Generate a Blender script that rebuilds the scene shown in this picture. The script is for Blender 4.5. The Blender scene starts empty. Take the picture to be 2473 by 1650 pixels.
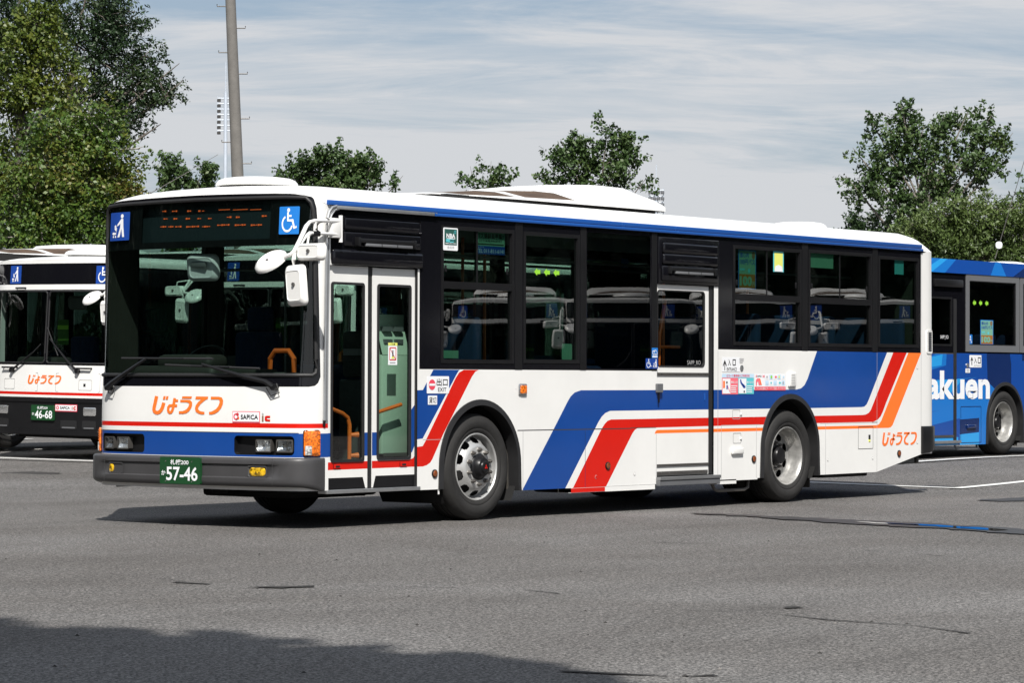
import bpy, bmesh, math, random
import numpy as np
from mathutils import Vector, Matrix
from mathutils.geometry import delaunay_2d_cdt

# ------------------------------------------------------------------ camera, sky, sun, exposure
scene = bpy.context.scene
COL = scene.collection
rng = np.random.default_rng(7)
random.seed(7)
R = math.radians

CAM = np.array([-18.85620556, -16.66656612, 1.28490989])
YAW, PIT, ROL, FPX = R(52.65545), R(0.73255), R(0.17231), 7185.4818


def cam_axes():
    f = np.array([math.sin(YAW) * math.cos(PIT), math.cos(YAW) * math.cos(PIT), math.sin(PIT)])
    r = np.array([math.cos(YAW), -math.sin(YAW), 0.0])
    u = np.cross(r, f)
    return r * math.cos(ROL) + u * math.sin(ROL), -r * math.sin(ROL) + u * math.cos(ROL), f


RX, UX, FX = cam_axes()
cam_data = bpy.data.cameras.new('camera')
cam_data.sensor_width = 36.0
cam_data.lens = FPX * 36.0 / 2473.0
cam_data.clip_start = 0.5
cam_data.clip_end = 4000
cam = bpy.data.objects.new('camera', cam_data)
COL.objects.link(cam)
cam.matrix_world = Matrix(((RX[0], UX[0], -FX[0], CAM[0]), (RX[1], UX[1], -FX[1], CAM[1]),
                           (RX[2], UX[2], -FX[2], CAM[2]), (0, 0, 0, 1)))
scene.camera = cam

SUNV = Vector((-2.0, -1.8, 2.9)).normalized()
sun_data = bpy.data.lights.new('sun', 'SUN')
sun_data.energy = 5.0
sun_data.angle = R(0.53)
sun_data.color = (1.0, 0.965, 0.91)
sun = bpy.data.objects.new('sun', sun_data)
COL.objects.link(sun)
sun.rotation_euler = (-SUNV).to_track_quat('-Z', 'Y').to_euler()
sun.location = (-20, -18, 30)

scene.view_settings.view_transform = 'Standard'
scene.view_settings.look = 'None'
scene.view_settings.exposure = 0.43
scene.view_settings.gamma = 1.0

world = bpy.data.worlds.new('World')
scene.world = world
world.use_nodes = True
nt = world.node_tree
for n in list(nt.nodes):
    nt.nodes.remove(n)


def nd(tree, kind, **kw):
    n = tree.nodes.new(kind)
    for k, v in kw.items():
        if k.startswith('i_'):
            n.inputs[k[2:].replace('_', ' ')].default_value = v
        else:
            setattr(n, k, v)
    return n


out = nd(nt, 'ShaderNodeOutputWorld')
sky = nd(nt, 'ShaderNodeTexSky')
sky.sky_type = 'NISHITA'
sky.sun_disc = False
sky.sun_elevation = math.asin(SUNV.z)
sky.sun_rotation = R(228)
sky.air_density = 1.0
sky.dust_density = 1.2
sky.ozone_density = 1.5
tc = nd(nt, 'ShaderNodeTexCoord')
sep = nd(nt, 'ShaderNodeSeparateXYZ')
nt.links.new(tc.outputs['Generated'], sep.inputs[0])
zc = nd(nt, 'ShaderNodeMath', operation='MAXIMUM')
zc.inputs[1].default_value = 0.0
nt.links.new(sep.outputs[2], zc.inputs[0])
zadd = nd(nt, 'ShaderNodeMath', operation='ADD')
zadd.inputs[1].default_value = 0.13
nt.links.new(zc.outputs[0], zadd.inputs[0])
comb = nd(nt, 'ShaderNodeCombineXYZ')
for i in (0, 1):
    dv = nd(nt, 'ShaderNodeMath', operation='DIVIDE')
    nt.links.new(sep.outputs[i], dv.inputs[0])
    nt.links.new(zadd.outputs[0], dv.inputs[1])
    nt.links.new(dv.outputs[0], comb.inputs[i])


def cloud(scale, rot, sc3, detail, rough, lo, hi, dist=0.4):
    mp = nd(nt, 'ShaderNodeMapping', vector_type='TEXTURE')
    mp.inputs['Rotation'].default_value = (0, 0, -rot)
    mp.inputs['Scale'].default_value = tuple(1 / q for q in sc3)
    nt.links.new(comb.outputs[0], mp.inputs[0])
    no = nd(nt, 'ShaderNodeTexNoise')
    no.inputs['Scale'].default_value = scale
    no.inputs['Detail'].default_value = detail
    no.inputs['Roughness'].default_value = rough
    no.inputs['Distortion'].default_value = dist
    nt.links.new(mp.outputs[0], no.inputs['Vector'])
    mr = nd(nt, 'ShaderNodeMapRange', interpolation_type='SMOOTHSTEP')
    mr.inputs['From Min'].default_value = lo
    mr.inputs['From Max'].default_value = hi
    nt.links.new(no.outputs[0], mr.inputs['Value'])
    return mr


c1 = cloud(1.25, YAW - 0.06, (0.60, 1.25, 1), 10, 0.62, 0.38, 0.66, 0.6)
c2 = cloud(3.2, YAW + 0.05, (0.62, 1.35, 1), 10, 0.68, 0.41, 0.70, 0.8)
mx = nd(nt, 'ShaderNodeMath', operation='ADD')
nt.links.new(c1.outputs[0], mx.inputs[0])
m2 = nd(nt, 'ShaderNodeMath', operation='MULTIPLY')
m2.inputs[1].default_value = 0.55
nt.links.new(c2.outputs[0], m2.inputs[0])
nt.links.new(m2.outputs[0], mx.inputs[1])
hz = nd(nt, 'ShaderNodeMapRange')
hz.inputs['From Min'].default_value = 0.0
hz.inputs['From Max'].default_value = 0.12
hz.inputs['To Min'].default_value = 0.42
hz.inputs['To Max'].default_value = -0.05
nt.links.new(sep.outputs[2], hz.inputs['Value'])
mx2 = nd(nt, 'ShaderNodeMath', operation='ADD', use_clamp=True)
nt.links.new(mx.outputs[0], mx2.inputs[0])
nt.links.new(hz.outputs[0], mx2.inputs[1])
mfac = nd(nt, 'ShaderNodeMath', operation='MULTIPLY')
mfac.inputs[1].default_value = 0.93
nt.links.new(mx2.outputs[0], mfac.inputs[0])
mixc = nd(nt, 'ShaderNodeMix', data_type='RGBA')
mixc.inputs['B'].default_value = (6.6, 6.75, 7.0, 1)
nt.links.new(mfac.outputs[0], mixc.inputs['Factor'])
# keep the bare sky a grey thin-haze blue
skymix = nd(nt, 'ShaderNodeMix', data_type='RGBA')
skymix.inputs['Factor'].default_value = 0.62
skymix.inputs['B'].default_value = (3.35, 4.1, 5.2, 1)
nt.links.new(sky.outputs[0], skymix.inputs['A'])
nt.links.new(skymix.outputs['Result'], mixc.inputs['A'])
bg = nd(nt, 'ShaderNodeBackground')
bg.inputs['Strength'].default_value = 0.075
nt.links.new(mixc.outputs['Result'], bg.inputs['Color'])
nt.links.new(bg.outputs[0], out.inputs['Surface'])
scene.cycles.max_bounces = 10
scene.cycles.transparent_max_bounces = 24
scene.cycles.caustics_reflective = False
scene.cycles.caustics_refractive = False


# ------------------------------------------------------------------ finding places on the lot
def ray(px, py):
    v = FX * FPX + RX * (px - 1236.5) - UX * (py - 825.0)
    return v / np.linalg.norm(v)


def at(px, py, d):
    """point seen along a sight line at a real distance d (metres, along the lot)"""
    v = ray(px, py)
    return CAM + v * d / (v @ FX)


def gz(x, y):
    """height of the lot: it rises a hand's breadth towards the parked row"""
    s = ((x - CAM[0]) * FX[0] + (y - CAM[1]) * FX[1])
    t = min(1.0, max(0.0, (s - 34.0) / 10.0))
    return 0.16 * t * t * (3 - 2 * t)


def ground_at(px, py):
    v = ray(px, py)
    t = 1.0
    z = 0.0
    for _ in range(25):
        t = (z - CAM[2]) / v[2]
        p = CAM + v * t
        z = gz(p[0], p[1])
    return CAM + v * t


D = 2473.0 / 2350.0
# ------------------------------------------------------------------ materials
MATS = {}


def mat(name, col, rough=0.5, metal=0.0, coat=0.0, spec=0.5, var=0.0, vscale=3.0, bump=0.0, bscale=40.0, emit=None, facet=False):
    if name in MATS:
        return MATS[name]
    m = bpy.data.materials.new(name)
    m.use_nodes = True
    t = m.node_tree
    b = t.nodes['Principled BSDF']
    b.inputs['Base Color'].default_value = (*col, 1)
    b.inputs['Roughness'].default_value = rough
    b.inputs['Metallic'].default_value = metal
    b.inputs['Coat Weight'].default_value = coat
    b.inputs['Coat Roughness'].default_value = 0.06
    b.inputs['Specular IOR Level'].default_value = spec
    if emit:
        b.inputs['Emission Color'].default_value = (*emit[:3], 1)
        b.inputs['Emission Strength'].default_value = emit[3]
    co = nd(t, 'ShaderNodeTexCoord')
    if var:
        no = nd(t, 'ShaderNodeTexVoronoi' if facet else 'ShaderNodeTexNoise')
        no.inputs['Scale'].default_value = vscale
        if not facet:
            no.inputs['Detail'].default_value = 8
            no.inputs['Roughness'].default_value = 0.65
        t.links.new(co.outputs['Object'], no.inputs['Vector'])
        mr = nd(t, 'ShaderNodeMapRange')
        mr.inputs['From Min'].default_value = 0.25
        mr.inputs['From Max'].default_value = 0.75
        mr.inputs['To Min'].default_value = 1 - var
        mr.inputs['To Max'].default_value = 1 + var * 0.5
        nv = nd(t, 'ShaderNodeSeparateColor').outputs[0] if facet else no.outputs[0]
        if facet:
            t.links.new(no.outputs['Color'], nv.node.inputs[0])
        t.links.new(nv, mr.inputs['Value'])
        mu = nd(t, 'ShaderNodeMix', data_type='RGBA', blend_type='MULTIPLY')
        mu.inputs['Factor'].default_value = 1
        mu.inputs['A'].default_value = (*col, 1)
        cb = nd(t, 'ShaderNodeCombineXYZ')
        for i in range(3):
            t.links.new(mr.outputs[0], cb.inputs[i])
        t.links.new(cb.outputs[0], mu.inputs['B'])
        t.links.new(mu.outputs['Result'], b.inputs['Base Color'])
        mr2 = nd(t, 'ShaderNodeMapRange')
        mr2.inputs['To Min'].default_value = max(0.02, rough - 0.08)
        mr2.inputs['To Max'].default_value = min(1, rough + 0.08)
        t.links.new(nv, mr2.inputs['Value'])
        t.links.new(mr2.outputs[0], b.inputs['Roughness'])
    if bump:
        n2 = nd(t, 'ShaderNodeTexNoise')
        n2.inputs['Scale'].default_value = bscale
        n2.inputs['Detail'].default_value = 4
        t.links.new(co.outputs['Object'], n2.inputs['Vector'])
        bp = nd(t, 'ShaderNodeBump')
        bp.inputs['Strength'].default_value = bump
        bp.inputs['Distance'].default_value = 0.01
        t.links.new(n2.outputs[0], bp.inputs['Height'])
        t.links.new(bp.outputs[0], b.inputs['Normal'])
    MATS[name] = m
    return m


def glass_mat(name, tint, ior=1.5, rough=0.0, wav=0.0):
    m = bpy.data.materials.new(name)
    m.use_nodes = True
    t = m.node_tree
    for n in list(t.nodes):
        t.nodes.remove(n)
    o = nd(t, 'ShaderNodeOutputMaterial')
    tr = nd(t, 'ShaderNodeBsdfTransparent')
    tr.inputs[0].default_value = (*tint, 1)
    gl = nd(t, 'ShaderNodeBsdfGlossy')
    gl.inputs['Roughness'].default_value = rough
    gl.inputs['Color'].default_value = (1, 1, 1, 1)
    # reflectance from the angle alone, the same from both sides of the pane
    ge = nd(t, 'ShaderNodeNewGeometry')
    dp = nd(t, 'ShaderNodeVectorMath', operation='DOT_PRODUCT')
    t.links.new(ge.outputs['Incoming'], dp.inputs[0])
    t.links.new(ge.outputs['Normal'], dp.inputs[1])
    ab = nd(t, 'ShaderNodeMath', operation='ABSOLUTE')
    t.links.new(dp.outputs['Value'], ab.inputs[0])
    om = nd(t, 'ShaderNodeMath', operation='SUBTRACT', use_clamp=True)
    om.inputs[0].default_value = 1.0
    t.links.new(ab.outputs[0], om.inputs[1])
    pw = nd(t, 'ShaderNodeMath', operation='POWER')
    pw.inputs[1].default_value = 5.0
    t.links.new(om.outputs[0], pw.inputs[0])
    f0 = 1.7 * ((ior - 1) / (ior + 1)) ** 2
    fr = nd(t, 'ShaderNodeMath', operation='MULTIPLY_ADD', use_clamp=True)
    fr.inputs[1].default_value = 1 - f0
    fr.inputs[2].default_value = f0
    t.links.new(pw.outputs[0], fr.inputs[0])
    mxs = nd(t, 'ShaderNodeMixShader')
    t.links.new(fr.outputs[0], mxs.inputs[0])
    t.links.new(tr.outputs[0], mxs.inputs[1])
    t.links.new(gl.outputs[0], mxs.inputs[2])
    t.links.new(mxs.outputs[0], o.inputs['Surface'])
    if wav:
        co = nd(t, 'ShaderNodeTexCoord')
        n2 = nd(t, 'ShaderNodeTexNoise')
        n2.inputs['Scale'].default_value = 1.6
        n2.inputs['Detail'].default_value = 1
        t.links.new(co.outputs['Object'], n2.inputs['Vector'])
        bp = nd(t, 'ShaderNodeBump')
        bp.inputs['Strength'].default_value = wav
        bp.inputs['Distance'].default_value = 0.01
        t.links.new(n2.outputs[0], bp.inputs['Height'])
        t.links.new(bp.outputs[0], gl.inputs['Normal'])
    MATS[name] = m
    return m


WHITE = mat('white_paint', (0.77, 0.765, 0.745), 0.24, coat=0.35, var=0.07, vscale=1.6, bump=0.03, bscale=1.8)
ROOFW = mat('roof_white_paint', (0.80, 0.80, 0.785), 0.35, coat=0.2, var=0.07, vscale=2.5)
BLUE = mat('blue_paint', (0.008, 0.055, 0.255), 0.13, coat=0.25, spec=0.3, var=0.08, vscale=1.6, bump=0.05, bscale=2.2)
BLUE2 = mat('blue_rail_paint', (0.013, 0.08, 0.32), 0.25, coat=0.2, spec=0.3, var=0.05)
RED = mat('red_paint', (0.58, 0.012, 0.006), 0.2, coat=0.15, spec=0.25, var=0.05)
ORANGE = mat('orange_paint', (0.90, 0.18, 0.03), 0.2, coat=0.15, spec=0.25, var=0.04)
BLACKG = mat('black_gloss', (0.005, 0.005, 0.007), 0.10, coat=0.25, spec=0.35, bump=0.04, bscale=2.5)
BLACKM = mat('black_satin', (0.009, 0.009, 0.010), 0.35, var=0.2, spec=0.3)
RUBBER = mat('black_rubber', (0.014, 0.014, 0.015), 0.6, var=0.25, vscale=8)
TYRE = mat('tyre_rubber', (0.016, 0.0152, 0.0145), 0.75, var=0.45, vscale=7, bump=0.25, bscale=90)
GAP = mat('panel_gap', (0.03, 0.03, 0.032), 0.7)
GAPW = mat('panel_seam', (0.30, 0.30, 0.295), 0.6)
GAPB = mat('panel_seam_dark', (0.006, 0.02, 0.07), 0.5)
DARK = mat('underbody_black', (0.006, 0.006, 0.006), 0.9)
BUMPER = mat('grey_bumper', (0.048, 0.047, 0.049), 0.42, var=0.12, vscale=4, bump=0.05, bscale=300)
BUMPD = mat('grey_bumper_recess', (0.04, 0.048, 0.05), 0.5, var=0.12)
SILVER = mat('silver_rim_paint', (0.56, 0.56, 0.55), 0.34, metal=0.55, var=0.18, vscale=9)
RIMW = mat('worn_rim_paint', (0.40, 0.395, 0.38), 0.40, metal=0.5, var=0.5, vscale=9)
STEEL = mat('bolt_steel', (0.16, 0.15, 0.14), 0.4, metal=0.7, var=0.3, vscale=30)
ALU = mat('aluminium', (0.50, 0.51, 0.52), 0.32, metal=0.8, var=0.15, vscale=6)
ALUD = mat('grey_aluminium', (0.22, 0.225, 0.23), 0.4, metal=0.5, var=0.1)
TRIMD = mat('dark_trim', (0.09, 0.085, 0.08), 0.45, metal=0.4, var=0.2)
STEPG = mat('step_grey', (0.115, 0.118, 0.125), 0.5, var=0.15)
CHROME = mat('chrome', (0.8, 0.8, 0.8), 0.08, metal=1.0)
HANDRAIL = mat('orange_handrail', (0.75, 0.14, 0.02), 0.3, coat=0.4)
YELLOW = mat('yellow_bar', (0.72, 0.52, 0.02), 0.35)
AMBER = mat('amber_lens', (0.74, 0.16, 0.006), 0.15, coat=1.0, var=0.45, vscale=70, bump=0.6, bscale=50, facet=True)
AMBERD = mat('amber_reflector', (0.22, 0.055, 0.012), 0.15, coat=1.0, var=0.5, vscale=60)
FOGY = mat('yellow_fog_lens', (0.55, 0.33, 0.008), 0.10, coat=1.0, var=0.75, vscale=38, bump=0.8, bscale=30, facet=True)
CLEAR = mat('clear_lens', (0.52, 0.51, 0.49), 0.14, metal=0.25, coat=1.0, var=0.55, vscale=60, bump=0.7, bscale=60, facet=True)
LAMPM = mat('lamp_reflector', (0.80, 0.80, 0.80), 0.22, metal=0.85, bump=0.2, bscale=30)
LAMPD = mat('lamp_reflector_dark', (0.42, 0.43, 0.44), 0.10, metal=0.95, bump=0.5, bscale=36)
SEAT = mat('seat_fabric', (0.008, 0.024, 0.085), 0.9, var=0.3, vscale=20)
DASH = mat('dash_plastic', (0.032, 0.031, 0.026), 0.6, var=0.15)
PANEL = mat('interior_panel', (0.09, 0.092, 0.088), 0.6)
CEIL = mat('interior_ceiling', (0.14, 0.14, 0.135), 0.7)
FLOORI = mat('interior_floor', (0.035, 0.037, 0.04), 0.6)
FAREDK = mat('fare_box_dark', (0.05, 0.055, 0.055), 0.5)
FAREBOX = mat('fare_box_shell', (0.42, 0.50, 0.42), 0.5, var=0.08)
STW = mat('sticker_white', (0.78, 0.79, 0.81), 0.4)
STB = mat('sticker_blue', (0.010, 0.055, 0.30), 0.35)
STB2 = mat('sticker_light_blue', (0.015, 0.17, 0.54), 0.35)
INK = mat('black_ink', (0.012, 0.012, 0.013), 0.5)
INKG = mat('grey_ink', (0.35, 0.35, 0.36), 0.5)
PINK = mat('pink_print', (0.72, 0.06, 0.10), 0.45)
PINKL = mat('rose_print', (0.80, 0.16, 0.20), 0.45)
TEAL = mat('teal_print', (0.10, 0.50, 0.55), 0.45)
SKYB = mat('pale_blue_print', (0.50, 0.66, 0.80), 0.45)
GREENP = mat('plate_green', (0.008, 0.055, 0.017), 0.4, var=0.08)
LIME = mat('lime_print', (0.28, 0.62, 0.04), 0.5)
PALEG = mat('pale_green_print', (0.16, 0.36, 0.26), 0.5)
DKGREEN = mat('dark_green_print', (0.02, 0.085, 0.07), 0.5)
YELP = mat('yellow_print', (0.70, 0.72, 0.16), 0.5)
BROWNP = mat('orange_brown_print', (0.30, 0.12, 0.015), 0.5)
MESHB = mat('brown_filter_mesh', (0.085, 0.05, 0.028), 0.8, var=0.7, vscale=5, bump=0.3, bscale=120)
BROWNI = mat('brown_ink', (0.20, 0.12, 0.07), 0.5)
LEDM = mat('led_dots', (0.5, 0.06, 0.01), 0.5, emit=(1.0, 0.17, 0.04, 0.6))
LEDBG = mat('led_board', (0.018, 0.028, 0.034), 0.4)
WGLASS = glass_mat('windscreen_glass', (0.45, 0.55, 0.51), 1.45)
DOORG = glass_mat('door_glass', (0.62, 0.76, 0.69), 1.6, wav=0.03)
SGLASS = glass_mat('side_glass', (0.36, 0.50, 0.43), 1.72, wav=0.06)
LCLEAR = glass_mat('lamp_cover_glass', (0.92, 0.94, 0.94), 1.5)
LYEL = glass_mat('yellow_lamp_glass', (0.95, 0.62, 0.02), 1.6)
DGLASS = glass_mat('dark_glass', (0.30, 0.36, 0.33), 1.5)
MGLASS = mat('mirror_glass', (0.9, 0.9, 0.9), 0.02, metal=1.0)
GREYF = mat('grey_window_frame', (0.20, 0.205, 0.215), 0.4, metal=0.4)
WB1 = mat('wrap_navy', (0.006, 0.022, 0.10), 0.2, coat=0.5)
WB2 = mat('wrap_royal', (0.008, 0.062, 0.30), 0.2, coat=0.5)
WB3 = mat('wrap_azure', (0.012, 0.16, 0.52), 0.2, coat=0.5)
WB4 = mat('wrap_sky', (0.025, 0.31, 0.70), 0.2, coat=0.5)


# ------------------------------------------------------------------ mesh helpers
class MB:
    def __init__(self):
        self.v, self.f, self.m, self.mats = [], [], [], []
        self.T = None

    def mi(self, m):
        if m not in self.mats:
            self.mats.append(m)
        return self.mats.index(m)

    def add(self, vs, fs, m):
        o = len(self.v)
        if self.T is not None:
            vs = [tuple(self.T @ Vector(p)) for p in vs]
        self.v += [tuple(float(c) for c in p) for p in vs]
        k = self.mi(m)
        for f in fs:
            self.f.append(tuple(i + o for i in f))
            self.m.append(k)

    def box(self, x0, x1, y0, y1, z0, z1, m, r=0.0, seg=2):
        if r <= 0:
            vs = [(x, y, z) for x in (x0, x1) for y in (y0, y1) for z in (z0, z1)]
            self.add(vs, [(0, 1, 3, 2), (4, 6, 7, 5), (0, 4, 5, 1), (2, 3, 7, 6), (0, 2, 6, 4), (1, 5, 7, 3)], m)
            return
        bm = bmesh.new()
        bmesh.ops.create_cube(bm, size=1)
        for q in bm.verts:
            q.co = Vector(((x0 + x1) / 2 + q.co.x * (x1 - x0), (y0 + y1) / 2 + q.co.y * (y1 - y0), (z0 + z1) / 2 + q.co.z * (z1 - z0)))
        bmesh.ops.bevel(bm, geom=bm.edges[:], offset=r, segments=seg, affect='EDGES', profile=0.5)
        bm.verts.index_update()
        self.add([q.co[:] for q in bm.verts], [[q.index for q in f.verts] for f in bm.faces], m)
        bm.free()

    def tube(self, path, r, m, n=8, closed=False):
        P = [Vector(p) for p in path]
        rs = r if isinstance(r, (list, tuple)) else [r] * len(P)
        vs, fs = [], []
        up = Vector((0.013, 0.021, 1))
        for i, p in enumerate(P):
            a = P[i - 1] if (i > 0 or closed) else p
            b = P[(i + 1) % len(P)] if (i < len(P) - 1 or closed) else p
            d = (b - a).normalized()
            s = d.cross(up)
            if s.length < 0.05:
                s = d.cross(Vector((1, 0.1, 0)))
            s.normalize()
            w = s.cross(d)
            for k in range(n):
                an = 2 * math.pi * k / n
                vs.append(p + s * (math.cos(an) * rs[i]) + w * (math.sin(an) * rs[i]))
        L = len(P)
        for i in range(L if closed else L - 1):
            j = (i + 1) % L
            for k in range(n):
                fs.append((i * n + k, i * n + (k + 1) % n, j * n + (k + 1) % n, j * n + k))
        if not closed:
            fs.append(tuple(range(n - 1, -1, -1)))
            fs.append(tuple((L - 1) * n + k for k in range(n)))
        self.add(vs, fs, m)

    def lathe(self, prof, m, n=48, M=None, skip=None, wob=None):
        """profile (r, a) spun round the local -y axis: a is the outward distance; M places it"""
        vs, fs = [], []
        for i, (r, a) in enumerate(prof):
            for k in range(n):
                an = 2 * math.pi * k / n
                rr = r * (wob(i, k) if wob else 1)
                vs.append((rr * math.cos(an), -a, rr * math.sin(an)))
        for i in range(len(prof) - 1):
            for k in range(n):
                if skip and skip(i, k):
                    continue
                j = (k + 1) % n
                fs.append((i * n + k, i * n + j, (i + 1) * n + j, (i + 1) * n + k))
        if prof[-1][0] > 1e-4 and len(prof[-1]) == 2 and M == 'cap':
            pass
        self.add(vs, fs, m)

    def disc(self, c, r, m, axis='y', n=24, rz=None):
        vs = []
        for k in range(n):
            an = 2 * math.pi * k / n
            a, b = r * math.cos(an), (rz or r) * math.sin(an)
            vs.append((c[0] + a, c[1], c[2] + b) if axis == 'y' else ((c[0], c[1] + a, c[2] + b) if axis == 'x' else (c[0] + a, c[1] + b, c[2])))
        self.add(vs, [tuple(range(n))], m)

    def poly(self, pts, mp, m):
        """flat (possibly concave) polygon in (u, v), placed by mp"""
        self.skin(pts, [], [], m, mp)

    def skin(self, outline, holes, regions, defm, mp, cuts=(), seam=()):
        co, ed = [], []

        def chain(p, closed=True):
            b = len(co)
            co.extend(Vector((q[0], q[1])) for q in p)
            k = len(p)
            for i in range(k if closed else k - 1):
                ed.append((b + i, b + (i + 1) % k))
        chain(outline)
        for h in holes:
            chain(h)
        for pg, _ in regions:
            chain(pg)
        for c in cuts:
            chain(c, False)
        vo, eo, fo, *_ = delaunay_2d_cdt(co, ed, [], 0, 1e-5)
        boxes = [(min(q[0] for q in pg), max(q[0] for q in pg), min(q[1] for q in pg), max(q[1] for q in pg)) for pg, _ in regions]
        hb = [(min(q[0] for q in pg), max(q[0] for q in pg), min(q[1] for q in pg), max(q[1] for q in pg)) for pg in holes]
        groups = {}
        for f in fo:
            cx = sum(vo[i].x for i in f) / len(f)
            cy = sum(vo[i].y for i in f) / len(f)
            if not inside(cx, cy, outline):
                continue
            if any(b[0] < cx < b[1] and b[2] < cy < b[3] and inside(cx, cy, h) for b, h in zip(hb, holes)):
                continue
            mm = defm
            for (pg, q), b in zip(regions, boxes):
                if b[0] < cx < b[1] and b[2] < cy < b[3] and inside(cx, cy, pg):
                    mm = q
            groups.setdefault(mm, []).append(tuple(f))
        V3 = [mp(q.x, q.y) for q in vo]
        o = len(self.v)
        if self.T is not None:
            V3 = [tuple(self.T @ Vector(p)) for p in V3]
        self.v += [tuple(float(c) for c in p) for p in V3]
        for mm, fs in groups.items():
            k = self.mi(mm)
            for f in fs:
                self.f.append(tuple(i + o for i in f))
                self.m.append(k)

    def text(self, s, box, mp, m, off=0.0, shear=0.0):
        """lettering fitted to box (u0, v0, u1, v1) and laid on a surface by mp"""
        vs, fs = glyphs(s, off)
        x0 = min(p[0] for p in vs); x1 = max(p[0] for p in vs)
        y0 = min(p[1] for p in vs); y1 = max(p[1] for p in vs)
        u0, v0, u1, v1 = box
        o = []
        for p in vs:
            a, b = (p[0] - x0) / (x1 - x0), (p[1] - y0) / (y1 - y0)
            o.append(mp(u0 + (u1 - u0) * a + shear * (b - .5) * (v1 - v0), v0 + (v1 - v0) * b))
        self.add(o, fs, m)

    def stroke(self, pts, w, mp, m):
        """flat pen stroke of width w along (u, v) points"""
        P = [Vector((p[0], p[1])) for p in pts]
        ws = w if isinstance(w, (list, tuple)) else [w] * len(P)
        Lp, Rp = [], []
        for i, p in enumerate(P):
            a = P[max(0, i - 1)]
            b = P[min(len(P) - 1, i + 1)]
            d = (b - a).normalized()
            n = Vector((-d.y, d.x))
            k = 1.0
            if 0 < i < len(P) - 1:
                d1 = (p - a).normalized()
                k = 1 / max(0.5, abs(d1.dot(d)))
            Lp.append(p + n * ws[i] * .5 * k)
            Rp.append(p - n * ws[i] * .5 * k)
        vs = [mp(q.x, q.y) for q in Lp] + [mp(q.x, q.y) for q in Rp]
        N = len(P)
        self.add(vs, [(i, i + 1, N + i + 1, N + i) for i in range(N - 1)], m)

    def rect(self, u0, v0, u1, v1, mp, m, r=0.0):
        self.add([mp(*q) for q in rrect(u0, v0, u1, v1, r)], [tuple(range(len(rrect(u0, v0, u1, v1, r))))], m)

    def build(self, name, parent=None, smooth=35, M=None):
        me = bpy.data.meshes.new(name)
        used = sorted({i for f in self.f for i in f})
        new = {i: k for k, i in enumerate(used)}
        me.from_pydata([self.v[i] for i in used], [], [tuple(new[i] for i in f) for f in self.f])
        for m in self.mats:
            me.materials.append(m)
        me.polygons.foreach_set('material_index', self.m)
        if smooth:
            me.polygons.foreach_set('use_smooth', [True] * len(me.polygons))
            me.update()
            me.set_sharp_from_angle(angle=R(smooth))
        me.update()
        o = bpy.data.objects.new(name, me)
        COL.objects.link(o)
        if parent:
            o.parent = parent
        return o


def build_each(mb, name, parent, smooth=35):
    """every separate piece in mb becomes an object of its own"""
    par = list(range(len(mb.v)))

    def find(i):
        while par[i] != i:
            par[i] = par[par[i]]
            i = par[i]
        return i
    for f in mb.f:
        a = find(f[0])
        for i in f[1:]:
            par[find(i)] = a
    parts = {}
    for f, k in zip(mb.f, mb.m):
        parts.setdefault(find(f[0]), []).append((f, k))
    out_ = []
    for fs in parts.values():
        q = MB()
        q.v, q.mats = mb.v, mb.mats
        q.f, q.m = [f for f, _ in fs], [k for _, k in fs]
        out_.append(q.build(name, parent, smooth))
    return out_


def inside(x, y, pg):
    c = False
    j = len(pg) - 1
    for i in range(len(pg)):
        xi, yi = pg[i][0], pg[i][1]
        xj, yj = pg[j][0], pg[j][1]
        if (yi > y) != (yj > y) and x < (xj - xi) * (y - yi) / (yj - yi) + xi:
            c = not c
        j = i
    return c


def rrect(u0, v0, u1, v1, r, n=5):
    if r <= 0:
        return [(u0, v0), (u1, v0), (u1, v1), (u0, v1)]
    o = []
    for cx, cy, a0 in ((u1 - r, v0 + r, -90), (u1 - r, v1 - r, 0), (u0 + r, v1 - r, 90), (u0 + r, v0 + r, 180)):
        for k in range(n + 1):
            a = R(a0 + 90 * k / n)
            o.append((cx + r * math.cos(a), cy + r * math.sin(a)))
    return o


def circ(cx, cy, r, n=24, ry=None):
    return [(cx + r * math.cos(2 * math.pi * k / n), cy + (ry or r) * math.sin(2 * math.pi * k / n)) for k in range(n)]


_G = {}


def glyphs(s, off):
    k = (s, off)
    if k not in _G:
        c = bpy.data.curves.new('lettering', 'FONT')
        c.body = s
        c.size = 1
        c.offset = off
        c.resolution_u = 3
        o = bpy.data.objects.new('lettering', c)
        COL.objects.link(o)
        bpy.context.view_layer.update()
        me = o.evaluated_get(bpy.context.evaluated_depsgraph_get()).to_mesh()
        _G[k] = ([tuple(x.co) for x in me.vertices], [tuple(p.vertices) for p in me.polygons])
        bpy.data.objects.remove(o)
        bpy.data.curves.remove(c)
    return _G[k]


def tag(o, label=None, cat=None, group=None, kind=None):
    for k, v in (('label', label), ('category', cat), ('group', group), ('kind', kind)):
        if v:
            o[k] = v
    return o


def empty(name, loc, rz=0.0, rx=0.0):
    o = bpy.data.objects.new(name, None)
    o.empty_display_size = 0.4
    COL.objects.link(o)
    o.location = loc
    o.rotation_euler = (rx, 0, rz)
    return o


def copy_tree(o, parent=None):
    c = o.copy()
    COL.objects.link(c)
    c.parent = parent
    for ch in list(o.children):
        copy_tree(ch, c)
    return c


# signs drawn once in a unit square, laid anywhere
def icon_wheelchair(mb, mp, m):
    mb.poly(circ(.47, .87, .075, 16), mp, m)
    mb.stroke([(.44, .80), (.45, .50), (.70, .50), (.80, .22), (.92, .27)], .085, mp, m)
    mb.stroke([(.45, .66), (.64, .66)], .07, mp, m)
    mb.stroke([(.42 + .27 * math.cos(R(a)), .38 + .27 * math.sin(R(a))) for a in range(115, 345, 12)], .075, mp, m)


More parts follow.
